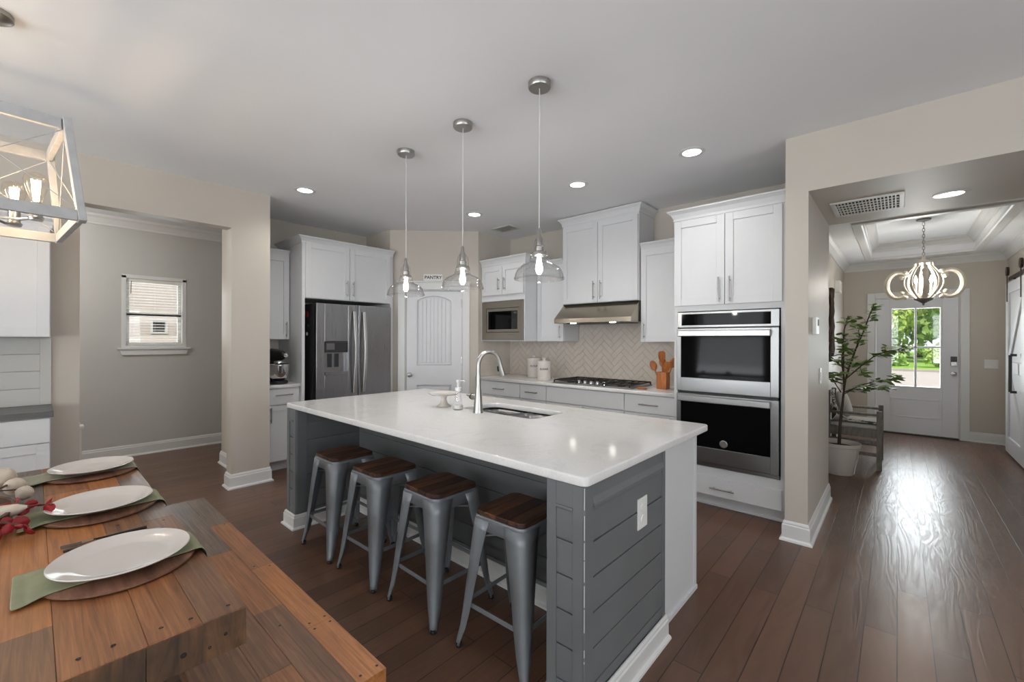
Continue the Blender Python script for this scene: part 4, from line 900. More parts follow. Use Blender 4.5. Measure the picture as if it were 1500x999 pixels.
# ------------------------------------------------------------------ bar stools
def make_stool(label, loc, rz):
    t = thing('bar_stool', label, 'bar stool', loc, rz, 'metal bar stools tucked under the island', world=False)
    hs, zt = .142, .60
    b = MB(); cuts = [-hs, -.075, -.01, .06, hs]; R0 = rrect(-hs, hs, -hs, hs, .038)
    for q in range(4): b.zprism(clip(R0, cuts[q], cuts[q + 1], -1, 1), zt, zt + .020, q % 3)
    b.build('seat', [M['seatwood'], M['seatwood2'], M['seatwood3']], t, bevel=.003)
    b = MB(); o_ = rrect(-hs - .004, hs + .004, -hs - .004, hs + .004, .042); i_ = rrect(-hs - .012, hs + .012, -hs - .012, hs + .012, .046); k = len(o_)
    b.add([(x, y, zt) for x, y in o_] + [(x, y, zt - .008) for x, y in o_] + [(x, y, zt - .058) for x, y in i_], [(r_ * k + q, r_ * k + (q + 1) % k, (r_ + 1) * k + (q + 1) % k, (r_ + 1) * k + q) for r_ in range(2) for q in range(k)], 0, True)
    b.build('seat_frame', M['gunmetal'], t, solid=.003)
    MB().zprism(rrect(-hs, hs, -hs, hs, .04), zt - .004, zt - .001).build('seat_pan', M['gunmetal'], t)
    def corner(z):
        s = (zt - z) / zt; return hs + .007 + .046 * s + .008 * max(0, s - .8) / .2
    for sx, sy in ((-1, -1), (1, -1), (1, 1), (-1, 1)):
        b = MB(); rows = []; zs = [zt - .014, zt - .07, .42, .3, .18, .10, .04, .012]
        fl = [.108, .096, .080, .066, .053, .042, .028, .025]
        for z, w in zip(zs, fl):
            c = corner(z); r = w * .42; pts = [(c - w, c)]
            pts += [(c - r + r * sin(a), c - r + r * cos(a)) for a in [pi / 2 * i / 6 for i in range(7)]]
            pts += [(c, c - w)]
            rows.append([(x * sx, y * sy, z) for x, y in pts])
        k = len(rows[0])
        b.add([p for r_ in rows for p in r_], [(i * k + q, i * k + q + 1, (i + 1) * k + q + 1, (i + 1) * k + q) for i in range(len(rows) - 1) for q in range(k - 1)], 0, True)
        lg = b.build('leg', M['gunmetal'], t, solid=.004)
        c = corner(.012) - .012
        MB().lathe([(.001, .001), (.013, .001), (.015, .006), (.014, .022), (.001, .024)], (c * sx, c * sy, 0), 12).build('rubber_foot', M['rubber'], lg)
        c2 = corner(.13) - .0075
        b = MB(); b.obox((c2 * sx, c2 * sy, .13), Vector((1, -sx * sy, 0)).normalized() * .008, Vector((sx, sy, 0)).normalized() * .003, Vector((-.0042 * sx, -.0042 * sy, .06)))
        b.build('rib', M['gunmetal'], lg, bevel=.002)
    c = corner(.2) - .010
    for a_, b_ in (((-c, -c), (c, -c)), ((c, -c), (c, c)), ((c, c), (-c, c)), ((-c, c), (-c, -c))):
        MB().bar((*a_, .2), (*b_, .2), .005, .02).build('footrest', M['gunmetal'], t, bevel=.001)
    c = corner(.49) - .012
    for s in (1, -1): MB().tube([(-c, -c * s, .495), (c, c * s, .495)], .005, 8).build('brace', M['gunmetal'], t)
    return t
SP = [(-2.79, 1.412, 0, 'grey metal bar stool farthest left along the island, wooden seat'), (-2.318, 1.428, .02, 'second grey metal bar stool from the left end of the island'), (-1.807, 1.45, -.015, 'third grey metal bar stool from the left end of the island'), (-1.285, 1.478, .03, 'nearest grey metal bar stool, beside the outlet end of the island')]
st0 = make_stool(SP[0][3], (SP[0][0], SP[0][1], 0), 0)
for x, y, r, lab in SP[1:]: dup(st0, (x, y, 0), lab, r)

# ------------------------------------------------------------------ pendants
def make_pendant(label, loc):
    t = thing('pendant_light', label, 'pendant light', loc, 0, 'glass pendants over the island', world=False)
    MB().lathe([(.001, 0), (.062, 0), (.062, -.026), (.058, -.032), (.001, -.032)], n=32).build('canopy', M['nickel'], t)
    MB().tube([(0, 0, -.03), (0, 0, -.80)], .0028, 8).build('cord', M['mesh'], t)
    b = MB(); b.lathe([(.004, -.79), (.01, -.80), (.012, -.83), (.02, -.845), (.02, -.885), (.026, -.89), (.026, -.915), (.042, -.922), (.044, -.938), (.03, -.94)], n=20)
    for q in range(3):
        a = 2 * pi * q / 3 + .4; b.tube([(.022 * cos(a), .022 * sin(a), -.85), (.036 * cos(a), .036 * sin(a), -.87), (.040 * cos(a), .040 * sin(a), -.92)], .003, 6)
    b.build('socket', M['nickel'], t)
    prof = [(.047, -.932), (.049, -.955), (.052, -.958), (.052, -.972), (.066, -.982), (.09, -.992), (.108, -1.004), (.121, -1.020), (.129, -1.038), (.132, -1.052), (.136, -1.062), (.134, -1.068), (.128, -1.069)]
    MB().lathe(prof, n=48).build('shade', M['glass'], t, solid=.0025)
    MB().lathe([(.001, -1.040), (.010, -1.037), (.018, -1.022), (.0195, -1.004), (.014, -.972), (.009, -.94)], n=16).build('bulb', M['bulb'], t)
    return t
PD = [(-1.45, 1.835, 'glass dome pendant light nearest the viewer, right of three'), (-2.091, 1.852, 'middle glass dome pendant light of the three over the island'), (-2.714, 1.846, 'glass dome pendant light farthest left over the island')]
p0 = make_pendant(PD[0][2], (PD[0][0], PD[0][1], H))
for x, y, lab in PD[1:]: dup(p0, (x, y, H), lab)
for x, y, _ in PD: lamp('pendant_lamp', 'POINT', (x, y, H - 1.07), 5.5, (1, .97, .93), shadow_soft_size=.02)

# ------------------------------------------------------------------ recessed lights and vents
def make_can(label, loc):
    t = thing('recessed_light', label, 'ceiling light', loc, 0, 'recessed ceiling lights', world=False)
    MB().lathe([(.063, -.002), (.066, -.007), (.092, -.004), (.094, -.0005)], n=32).build('trim_ring', M['trim'], t)
    MB().lathe([(.001, -.004), (.063, -.004)], n=32).build('lens', M['downlight'], t)
    return t
CANS = [(-4.13, 1.70, H, 'recessed ceiling light at far left beside the pillar'), (-3.51, 3.28, H, 'recessed ceiling light in front of the pantry door'), (-2.14, 3.26, H, 'recessed ceiling light in front of the range hood cabinet'), (-1.14, 3.26, H, 'recessed ceiling light in front of the oven cabinet'), (.27, 4.19, BZ, 'recessed light in the dropped header beside the large vent')]
c0 = make_can(CANS[0][3], CANS[0][:3])
for x, y, z, lab in CANS[1:]: dup(c0, (x, y, z), lab)
for x, y, z, lab in CANS: lamp('recessed_lamp', 'SPOT', (x, y, z - .02), 26 if z == H else 12, (1, .97, .93), aim=(x, y, 0), spot_size=2.5, spot_blend=1.0, shadow_soft_size=.06)
# fill lights added out of view to brighten the room and the hall, no fixtures
for x, y in ((1.2, 1.2), (1.2, -1.5), (-.8, -1.8)): lamp('room_fill', 'SPOT', (x, y, H - .03), 20, (1, .97, .93), aim=(x, y, 0), spot_size=2.5, spot_blend=1.0, shadow_soft_size=.08)
lamp('hall_fill', 'POINT', (-5.7, -.6, 2.45), 56, (1, .97, .93), shadow_soft_size=.12)
v = thing('ceiling_vent', 'small white ceiling vent near the pantry corner', 'vent', (-3.65, 3.945, H))
MB().box(-3.79, -3.51, 3.855, 4.045, H - .006, H - .0005).build('backing', M['ventdark'], v)
b = MB(); b.box(-3.79, -3.51, 3.84, 3.87, H - .012, H - .001); b.box(-3.79, -3.51, 4.03, 4.06, H - .012, H - .001); b.box(-3.81, -3.78, 3.84, 4.06, H - .012, H - .001); b.box(-3.52, -3.49, 3.84, 4.06, H - .012, H - .001); b.build('frame', M['vent'], v, bevel=.002)
b = MB()
for i in range(9): y = 3.88 + i * .0178; b.obox((-3.65, y, H - .010), (.13, 0, 0), (0, .006, .004), (0, 0, .0008))
b.build('louvres', M['vent'], v)
v = thing('header_vent', 'large white return air vent in the dropped header', 'vent', (-.17, 4.12, BZ))
x0, x1, y0, y1 = -.375, .035, 3.91, 4.345
MB().box(x0 + .02, x1 - .02, y0 + .02, y1 - .02, BZ - .003, BZ - .0005).build('backing', M['ventdark'], v)
b = MB(); w_ = .03
b.box(x0, x1, y0, y0 + w_, BZ - .012, BZ - .001); b.box(x0, x1, y1 - w_, y1, BZ - .012, BZ - .001); b.box(x0, x0 + w_, y0 + w_, y1 - w_, BZ - .012, BZ - .001); b.box(x1 - w_, x1, y0 + w_, y1 - w_, BZ - .012, BZ - .001); b.build('frame', M['vent'], v, bevel=.003)
b = MB()
for i in range(17): x = x0 + w_ + .012 + i * (x1 - x0 - 2 * w_ - .02) / 16.5; b.box(x - .0035, x + .0035, y0 + w_, y1 - w_, BZ - .011, BZ - .003)
for i in range(1, 5): y = y0 + w_ + i * (y1 - y0 - 2 * w_) / 5; b.box(x0 + w_, x1 - w_, y - .003, y + .003, BZ - .0125, BZ - .003)
b.build('grille', M['vent'], v)

# ------------------------------------------------------------------ hutch on the left wall
FH = Fr((LEFT_X, 0), pi / 2); hy0, hy1 = -1.9, .08
t = thing('hutch_cabinet', 'low white hutch cabinet with drawers against the left wall', 'cabinet', (LEFT_X + .2, -.9, 0))
MB().fb(FH, hy0, hy1, .003, .42, .10, .868).build('carcass', M['cab'], t); MB().fb(FH, hy0, hy1, .003, .36, 0, .10).build('toe_kick', M['cab'], t)
for i in range(3):
    a, c = hy1 - (i + 1) * .63 + .004, hy1 - i * .63 - .004
    for z0, z1 in ((.705, .862), (.43, .70), (.115, .425)):
        d = MB()
        if z0 > .7: d.fb(FH, a, c, .42, .44, z0, z1)
        else: shaker(d, FH, a, c, .42, z0, z1, .06)
        o = d.build('drawer', M['cab'], t, bevel=.0018); handle(o, FH, (a + c) / 2, .44, (z0 + z1) / 2, .18, False)
o = MB().fb(FH, hy0, hy1 + .012, .003, .455, .869, .908).build('hutch_countertop', M['hutchtop'], bevel=.002); tag(o, 'grey stained countertop on the hutch', 'countertop')
b = MB(); z = .909
while z < 1.38: b.fb(FH, hy0, hy1 - .045, .003, .014, z, min(z + .117, 1.385)); z += .121
b.fb(FH, hy1 - .045, hy1 + .01, .003, .018, .909, 1.385)
struct(b, 'hutch_shiplap', M['hallwall'], 'pale grey shiplap boards between the hutch counter and upper cabinet', 'wall panel', bevel=.001)
cabinet('hutch_upper_cabinet', 'white wall cabinet above the hutch behind the lantern', FH, hy0, hy1, .003, .31, 1.39, 2.13, [('door', hy1 - (i + 1) * .49, hy1 - i * .49 - .004, 1.394, 2.12, (hy1 - (i + 1) * .49 + (.04 if i % 2 == 0 else .44), 1.5, .16, True)) for i in range(4)], crown=(False, True, .06, .04))

# ------------------------------------------------------------------ dining table, bench and settings
random.seed(4)
TBX0, TBX1, TBY0, TBY1, TZ = -3.03, -1.13, -.68, .333, .76
BOARDS = [M['board1'], M['board2'], M['board3'], M['board4'], M['endwood'], M['ink']]
tb = thing('dining_table', 'thick reclaimed wood dining table', 'dining table', (-2.1, -.17, 0))
b = MB()
ys = [TBY1, .249, .158, .03, -.10, -.235, -.37, -.52, TBY0]
pick = [(1, [-1.9, -2.55]), (0, [-1.52, -2.3]), (0, [-1.75, -2.5]), (1, [-1.36, -2.2]), (0, [-1.9, -2.6]), (0, [-1.5]), (1, [-2.0]), (0, [-1.7])]
for i in range(8):
    m0, cuts = pick[i]; xs_ = [TBX1] + cuts + [TBX0]
    for j in range(len(xs_) - 1):
        m = (m0 + j * (1 if i % 2 else 2)) % 4 if j else m0
        b.box(xs_[j + 1] + .0003, xs_[j] - (.0003 if j else 0), ys[i + 1] + .0003, ys[i] - (.0003 if i else 0), TZ - .03, TZ - random.random() * .0015, m)
tp = b.build('tabletop', BOARDS, tb, bevel=.0008)
b = MB()
for k_, (a, c) in enumerate(((TBY1, .1545), (.154, -.0195), (-.02, -.1995), (-.20, -.4495), (-.45, TBY0))): b.box(TBX1 - .03, TBX1 + .002, c, a, TZ - .088, TZ - .004, 0)
b.box(TBX0, TBX0 + .03, TBY0, TBY1, TZ - .088, TZ - .03); b.box(TBX0 + .03, TBX1 - .03, TBY1 - .03, TBY1, TZ - .088, TZ - .0305); b.box(TBX0 + .03, TBX1 - .03, TBY0, TBY0 + .03, TZ - .088, TZ - .0305)
b.build('apron', M['endwood'], tb, bevel=.0015)
for x, y in ((-1.16, .305), (-1.165, .235), (-1.175, .185), (-1.18, .11), (-1.18, .06), (-1.17, -.03), (-1.55, .29), (-1.87, .30), (-2.3, .31), (-1.93, .19)): MB().lathe([(.001, TZ + .0004), (.0045, TZ + .0004)], (x, y, 0), 10).build('nail_hole', M['ink'], tb)
for y_, z_, r_ in ((.292, .715, .004), (.262, .70, .0035), (.215, .708, .006), (.12, .70, .0045), (.06, .715, .0065), (.055, .69, .004), (-.06, .70, .006)): MB().lathe([(.001, 0), (r_, 0)], (TBX1 + .0025, y_, z_), 10, axis=axis_to((1, 0, 0))).build('knot', M['ink'], tb)
for x in (-1.45, -2.7):
    b = MB(); b.bar((x, -.58, 0.02), (x, -.40, TZ - .09), .06, .03); b.bar((x, .25, 0.02), (x, .08, TZ - .09), .06, .03); b.box(x - .03, x + .03, -.62, .28, 0, .03); b.box(x - .03, x + .03, -.45, .13, TZ - .11, TZ - .089)
    b.build('leg', M['iron'], tb, bevel=.003)
bn = thing('dining_bench', 'reclaimed plank bench beside the dining table', 'bench', (-2.07, .49, 0))
BX0, BX1, BY0, BY1, BZt = -3.05, -1.085, .285, .675, .445
b = MB(); yb_ = [BY1, .592, .50, .42, BY0]; pk = [(2, [-1.42, -1.95, -2.55]), (1, [-1.62, -2.2]), (0, [-1.3, -2.0, -2.6]), (1, [-1.8])]
sq = [[2, 2, 0, 3], [1, 0, 3], [0, 1, 0, 1], [1, 0]]
for i in range(4):
    xs_ = [BX1] + pk[i][1] + [BX0]
    for j in range(len(xs_) - 1): b.box(xs_[j + 1] + .0003, xs_[j] - (.0003 if j else 0), yb_[i + 1] + .0003, yb_[i] - (.0003 if i else 0), BZt - .045, BZt - random.random() * .0015, sq[i][j])
b.build('seat', BOARDS, bn, bevel=.0008)
b = MB(); b.box(BX1 - .05, BX1 - .002, BY0 + .01, BY1 - .01, BZt - .09, BZt - .046); b.box(BX0 + .002, BX0 + .05, BY0 + .01, BY1 - .01, BZt - .09, BZt - .046); b.box(BX0 + .05, BX1 - .05, BY1 - .04, BY1 - .012, BZt - .085, BZt - .046); b.build('apron', M['endwood'], bn, bevel=.003)
for x, y in ((-1.11, .66), (-1.11, .61), (-1.40, .66), (-1.44, .61), (-1.40, .61), (-1.44, .66), (-1.93, .655), (-1.97, .61), (-1.5, .54), (-2.53, .65)): MB().lathe([(.001, BZt + .0004), (.0042, BZt + .0004)], (x, y, 0), 10).build('nail_hole', M['ink'], bn)
for x in (-1.35, -2.8):
    b = MB(); b.box(x - .03, x + .03, BY0 + .05, BY0 + .08, .02, BZt - .09); b.box(x - .03, x + .03, BY1 - .08, BY1 - .05, .02, BZt - .09); b.box(x - .03, x + .03, BY0 + .03, BY1 - .03, 0, .02); b.box(x - .03, x + .03, BY0 + .05, BY1 - .05, BZt - .0905, BZt - .0455); b.build('leg', M['iron'], bn, bevel=.002)
# place settings
def cloth(name, rows, mat, label, cat, group, th=.0022):
    b = MB(); k = len(rows[0]); b.add([p for r in rows for p in r], [(i * k + q, i * k + q + 1, (i + 1) * k + q + 1, (i + 1) * k + q) for i in range(len(rows) - 1) for q in range(k - 1)], 0, True)
    o = b.build(name, mat, solid=th, sub=1, recalc=False); tag(o, label, cat, group); return o
SET = [(-1.567, .165, .146, 'nearest the table end', 'sage'), (-2.14, .167, .143, 'in the middle of the table side', 'sage'), (-2.755, .185, .143, 'farthest away along the table', 'taupe')]
for i, (x, y, r, where, mt) in enumerate(SET):
    z = TZ + .001
    o = MB().lathe([(.001, z), (r + .005, z), (r + .012, z + .004), (r + .012, z + .009), (r + .004, z + .011), (.001, z + .010)], (x, y, 0), 48).build('charger', M['charger'])
    tag(o, 'round brown wooden charger under the plate ' + where, 'charger', 'wooden chargers under the plates')
    ny0, ny1 = -.035, .362; wd = .088; rows = []
    prof = []
    ztop = z + .0135
    for k_ in range(14):
        yy = ny0 + (y - r - .012 - ny0) * k_ / 13 if k_ < 5 else 0
    ylist = [ny0, ny0 + .02, y - r - .03, y - r - .014, y - r + .01, y - .06, y + .06, y + r - .01, min(y + r + .014, .325), .335, .342, .345, .346]
    zlist = [z + .004, z + .005, z + .005, z + .009, ztop, ztop, ztop, ztop, z + .013, z + .006, z - .010, z - .05 - .015 * (i == 0), z - .085 - .03 * (i == 0)]
    for yy, zz in zip(ylist, zlist):
        row = []
        for q in range(9):
            f = q / 8 * 2 - 1; fan = 1 + .35 * max(0, (y - r - yy) / .1) if yy < y - r else 1 + .12 * max(0, yy - .33) / .016 * .3
            fan = min(fan, 1.35)
            row.append((x - .02 + f * wd * fan, yy, zz + .0025 * (1 + sin(f * 5 + i * 2 + yy * 9)) * (1 if yy < y - r or yy > y + r else .25)))
        rows.append(row)
    cloth('napkin', rows, M[mt], ['sage green cloth napkin under the nearest plate, draped over the edge', 'sage green cloth napkin under the middle plate', 'greyish green cloth napkin under the farthest plate'][i], 'napkin', 'cloth napkins under the plates')
    zp = z + .0195
    prof = [(.001, zp), (r * .62, zp), (r * .66, zp + .001), (r * .80, zp + .010), (r * .99, zp + .019), (r, zp + .021), (r * .985, zp + .0225), (r * .80, zp + .015), (r * .68, zp + .007), (r * .6, zp + .0055), (.001, zp + .005)]
    o = MB().lathe(prof, (x, y, 0), 64).build('dinner_plate', M['ceramic'])
    tag(o, ['white dinner plate nearest the viewer at the table end', 'white dinner plate in the middle of the table side', 'white dinner plate farthest from the viewer'][i], 'plate', 'white dinner plates on the table')
def knife(x, y0, y1, label, kind):
    z = TZ + .0045; t = thing(kind, label, 'cutlery', (x, (y0 + y1) / 2, TZ), 0, 'dark cutlery beside the plates')
    if kind == 'table_knife':
        MB().zprism([(x - .006, y0), (x + .005, y0), (x + .006, y0 + .09), (x + .005, y0 + .11), (x - .006, y0 + .11)], z - .003, z + .002).build('handle', M['iron'], t, bevel=.001)
        MB().zprism([(x - .006, y0 + .11), (x + .004, y0 + .11), (x + .009, y1 - .04), (x + .004, y1), (x - .006, y1 - .02)], z - .002, z).build('blade', M['steel'], t)
    else:
        MB().tube([(x, y1, z), (x, (y0 + y1) / 2, z + .001), (x, y0 + .07, z + .002)], [.005, .003, .003], 8).build('handle', M['iron'], t)
        b = MB(); b.zprism([(x - .004, y0 + .075), (x + .004, y0 + .075), (x + .011, y0 + .045), (x - .011, y0 + .045)], z, z + .002)
        for q in range(4): b.box(x - .011 + q * .0063, x - .008 + q * .0063, y0, y0 + .046, z, z + .002)
        b.build('tines', M['steel'], t)
knife(-1.795, .06, .285, 'dark table knife between the nearest and middle plates', 'table_knife')
knife(-1.83, .055, .25, 'dark dinner fork just beyond the nearest plate', 'dinner_fork')
knife(-2.36, .045, .27, 'dark table knife between the middle and farthest plates', 'table_knife')

# centrepiece of red foliage and cotton bolls
ct = thing('table_centrepiece', 'autumn centrepiece of red leaves and pale cotton balls', 'floral arrangement', (-2.2, -.16, TZ))
b = MB(); b.lathe([(.001, TZ + .001), (.10, TZ + .001), (.13, TZ + .03), (.135, TZ + .06), (.125, TZ + .06), (.11, TZ + .03), (.001, TZ + .02)], (-2.22, -.17, 0), 24, sx=1.6); b.build('bowl', M['stem'], ct)
random.seed(11)
def sprig(pts, nl, name='leaf_sprig', s0=.021):
    b = MB(); P = [Vector(p) for p in pts]; b.tube(P, [.0035] * (len(P) - 1) + [.002], 6)
    segs = len(P) - 1
    for i in range(nl):
        f = (i + .5) / nl * segs; k = min(int(f), segs - 1); p = P[k].lerp(P[k + 1], f - k); d = (P[k + 1] - P[k]).normalized()
        for s in (-1, 1):
            sd_ = d.cross(Vector((0, 0, 1))).normalized() * s; nrm = (Vector((.35, -.1, .5)) + Vector((random.uniform(-1, 1), random.uniform(-1, 1), random.uniform(-.6, .8))) * .8).normalized()
            ax = (sd_ + d * .6).normalized(); ax = (ax - nrm * ax.dot(nrm)).normalized(); ay = nrm.cross(ax); sz = s0 * random.uniform(.75, 1.15)
            c = p + ax * sz * .9
            ring = [c + ax * cos(2 * pi * q / 10) * sz + ay * sin(2 * pi * q / 10) * sz * .85 + nrm * .003 * cos(4 * pi * q / 10) for q in range(10)]
            b.add([c + nrm * -.003] + ring, [(0, 1 + q, 1 + (q + 1) % 10) for q in range(10)], 1, True)
    return b.build(name, [M['stem'], M['redleaf']], ct, solid=.0012, recalc=False)
sprig([(-2.30, -.20, .80), (-2.27, -.12, .815), (-2.20, -.03, .815), (-2.13, .045, .82)], 9)
sprig([(-2.16, -.18, .80), (-2.10, -.12, .815), (-2.06, -.06, .81), (-2.00, -.008, .80)], 7)
sprig([(-2.12, -.2, .80), (-2.03, -.14, .81), (-1.98, -.09, .795)], 5)
sprig([(-2.36, -.18, .80), (-2.42, -.14, .84), (-2.44, -.11, .845)], 5)
sprig([(-2.2, -.22, .80), (-2.1, -.26, .83), (-2.0, -.3, .82)], 5)
def fluff(c, r):
    b = MB(); b.ball(c, r, 16)
    for v_ in b.v: v_ += (v_ - Vector(c)) * random.uniform(-.10, .14)
    return b.build('cotton_ball', M['cotton'], ct, sub=1)
for c, r in (((-2.60, -.075, .835), .038), ((-2.52, -.045, .812), .032), ((-2.46, -.02, .796), .026), ((-2.68, -.13, .82), .04), ((-2.1, -.3, .82), .045)): fluff(c, r)
b = MB(); b.tube([(-2.22, -.17, .81), (-2.4, -.09, .835), (-2.58, -.045, .82)], .004, 6); b.tube([(-2.4, -.09, .835), (-2.5, -.02, .80)], .003, 6); b.tube([(-2.4, -.09, .83), (-2.7, -.12, .81)], .003, 6); b.tube([(-2.2, -.2, .81), (-2.1, -.29, .81)], .003, 6); b.build('twig', M['stem'], ct)
b = MB(); b.lathe([(.002, 0), (.022, .02), (.026, .06), (.018, .11), (.004, .14)], (-2.2, -.13, .80), 12, axis=axis_to((.3, .55, .12)))
b.build('corn_cob', M['cotton'], ct)

# lantern chandelier over the table
lz0, lz1 = 1.874, 2.31
ln = thing('lantern_chandelier', 'whitewashed rectangular lantern chandelier with warm bulbs', 'chandelier', (-2.88, -.123, H), radians(4), world=False)
ha, hb, ta, tbw = .335, .235, .262, .195
zb0, zt0 = lz0 - H, lz1 - H
def ring(mb, a, bw, z, hgt=.045, th=.022):
    for sy in (-1, 1): mb.box(-a, a, sy * bw - th / 2, sy * bw + th / 2, z, z + hgt)
    for sx in (-1, 1): mb.box(sx * a - th / 2, sx * a + th / 2, -bw + th / 2, bw - th / 2, z, z + hgt)
b = MB(); ring(b, ha, hb, zb0); b.build('lower_frame', M['lantern'], ln, bevel=.002)
b = MB(); ring(b, ta, tbw, zt0 - .045); b.box(-ta, ta, -.012, .012, zt0 - .06, zt0 - .04); b.build('upper_frame', M['lantern'], ln, bevel=.002)
for sx in (-1, 1):
    for sy in (-1, 1): MB().bar((sx * (ha + .004), sy * (hb + .004), zb0 - .002), (sx * (ta + .004), sy * (tbw + .004), zt0), .042, .026, up=(0, 1, 0)).build('post', M['lantern'], ln, bevel=.002)
b = MB()
for s in (-1, 1):
    b.tube([(s * ha, -hb, zb0 + .04), (s * ta, tbw, zt0 - .04)], .0022, 6); b.tube([(s * ha, hb, zb0 + .04), (s * ta, -tbw, zt0 - .04)], .0022, 6)
    b.tube([(-ha, s * hb, zb0 + .04), (ta, s * tbw, zt0 - .04)], .0022, 6); b.tube([(ha, s * hb, zb0 + .04), (-ta, s * tbw, zt0 - .04)], .0022, 6)
b.build('cross_wire', M['lantern'], ln)
MB().tube([(0, 0, -.02), (0, 0, zb0 + .02)], .007, 10).build('stem', M['nickel'], ln)
MB().lathe([(.001, 0), (.068, 0), (.068, -.02), (.05, -.032), (.001, -.034)], n=28).build('canopy', M['nickel'], ln)
sp_ = [(.10, .125), (.125, -.075), (-.125, .075), (-.10, -.125)]
b = MB()
for x, y in sp_: b.tube([(0, 0, zb0 + .03), (x * .6, y * .6, zb0 + .02), (x, y, zb0 + .03)], .006, 8)
b.build('arm', M['nickel'], ln)
for x, y in sp_:
    sk_ = MB().lathe([(.001, zb0 + .02), (.022, zb0 + .02), (.026, zb0 + .032), (.02, zb0 + .04), (.02, zb0 + .095), (.001, zb0 + .096)], (x, y, 0), 18).build('socket', M['nickel'], ln)
    MB().lathe([(.016, zb0 + .096), (.019, zb0 + .11), (.037, zb0 + .165), (.040, zb0 + .19), (.034, zb0 + .215), (.012, zb0 + .226), (.001, zb0 + .227)], (x, y, 0), 20).build('bulb_glass', M['amber'], sk_)
    b = MB(); 
    for q in range(4): a = pi / 2 * q; b.tube([(x + .006 * cos(a), y + .006 * sin(a), zb0 + .105), (x + .012 * cos(a), y + .012 * sin(a), zb0 + .195)], .0036, 6)
    b.build('filament', M['warmbulb'], sk_)
for x, y in sp_: lamp('lantern_lamp', 'POINT', (-2.88 + x, -.123 + y, lz0 + .16), 2.1, (1, .78, .54), shadow_soft_size=.02)

# ------------------------------------------------------------------ switches and thermostat by the passage
FS_ = Fr((SX1, 0), pi / 2)
t = thing('thermostat', 'white thermostat on the wall end facing the passage', 'thermostat', (SX1, 3.75, 1.48))
MB().fb(FS_, 3.66, 3.80, .0005, .026, 1.425, 1.545).build('case', M['plastic'], t, bevel=.004); MB().fb(FS_, 3.72, 3.78, .026, .0275, 1.485, 1.53).build('screen', M['greyink'], t)
t = thing('light_switch', 'white light switch below the thermostat', 'light switch', (SX1, 4.08, 1.1))
MB().fb(FS_, 4.045, 4.12, .0005, .006, 1.045, 1.165).build('plate', M['plastic'], t, bevel=.002); MB().fb(FS_, 4.07, 4.095, .006, .012, 1.075, 1.135).build('rocker', M['plastic'], t)
t = thing('light_switch', 'white double light switch right of the front door', 'light switch', (.935, FY, 1.07))
FEE = Fr((0, FY), 0)
MB().fb(FEE, .87, 1.0, .0005, .006, 1.01, 1.13).build('plate', M['plastic'], t, bevel=.002)
for x in (.895, .95): MB().fb(FEE, x, x + .028, .006, .011, 1.04, 1.10).build('rocker', M['plastic'], t)
FEL = Fr((FX0, 0), pi / 2)
t = thing('door_chime', 'white door chime box high on the left entry wall', 'door chime', (FX0, 7.5, 2.1))
MB().fb(FEL, 7.25, 7.5, .0005, .06, 2.03, 2.19).build('case', M['plastic'], t, bevel=.006)
random.seed(3)
t = thing('wall_hanging', 'dark twisted branch wall hanging on the left entry wall', 'wall decor', (FX0, 6.75, 1.6))
b = MB()
for q in range(14):
    y_ = 6.62 + .25 * (q % 7) / 7; ph = random.uniform(0, 6)
    b.tube([(FX0 + .02 + .012 * sin(ph + i * 1.3), y_ + .04 * sin(ph + i * .9), 1.18 + i * .095) for i in range(10)], .012, 6)
b.build('branches', M['bark'], t)

# ------------------------------------------------------------------ entry: chandelier, chair, plant, barn door
chx, chy, chz = .215, 6.75, 2.05
ch = thing('entry_chandelier', 'distressed white wood chandelier in front of the door', 'chandelier', (chx, chy, 2.76), .1, world=False)
z0 = chz - 2.76
MB().lathe([(.001, 0), (.065, 0), (.06, -.015), (.015, -.03), (.001, -.035)], n=24).build('canopy', M['greymetal'], ch)
b = MB(); z = -.035; i = 0
while z > z0 + .27:
    ax_ = Matrix.Rotation(pi / 2 * (i % 2), 3, 'Z'); pts = [ax_ @ Vector((.011 * cos(2 * pi * k / 10), 0, z - .02 + .022 * sin(2 * pi * k / 10))) for k in range(11)]
    b.tube(pts, .0028, 6, caps=False); z -= .034; i += 1
b.build('chain', M['greymetal'], ch)
MB().lathe([(.004, z0 + .30), (.012, z0 + .285), (.02, z0 + .25), (.06, z0 + .225), (.075, z0 + .222), (.078, z0 + .205), (.001, z0 + .20)], n=24).build('crown_cap', M['candlewood'], ch)
MB().lathe([(.001, z0 - .27), (.01, z0 - .262), (.012, z0 - .245), (.03, z0 - .235), (.08, z0 - .205), (.085, z0 - .19), (.001, z0 - .188)], n=24).build('finial', M['greymetal'], ch)
for k in range(8):
    a = 2 * pi * k / 8; pts = []
    for q in range(15):
        s = q / 14; zz = z0 + .205 - .395 * s; r = .065 + .095 * sin(pi * min(1, max(0, (s - .08) / .92))) ** .9 + .012 * (1 - s)
        pts.append(Vector((r * cos(a), r * sin(a), zz)))
    b = MB(); tg = Vector((-sin(a), cos(a), 0))
    vs = []
    for p in pts:
        rd = Vector((cos(a), sin(a), 0)); vs += [p + tg * .012 - rd * .005, p + tg * .012 + rd * .005, p - tg * .012 + rd * .005, p - tg * .012 - rd * .005]
    fs = [(i * 4 + q, i * 4 + (q + 1) % 4, (i + 1) * 4 + (q + 1) % 4, (i + 1) * 4 + q) for i in range(14) for q in range(4)] + [(0, 1, 2, 3), (56, 57, 58, 59)]
    b.add(vs, fs); b.build('stave', M['candlewood'], ch, bevel=.002)
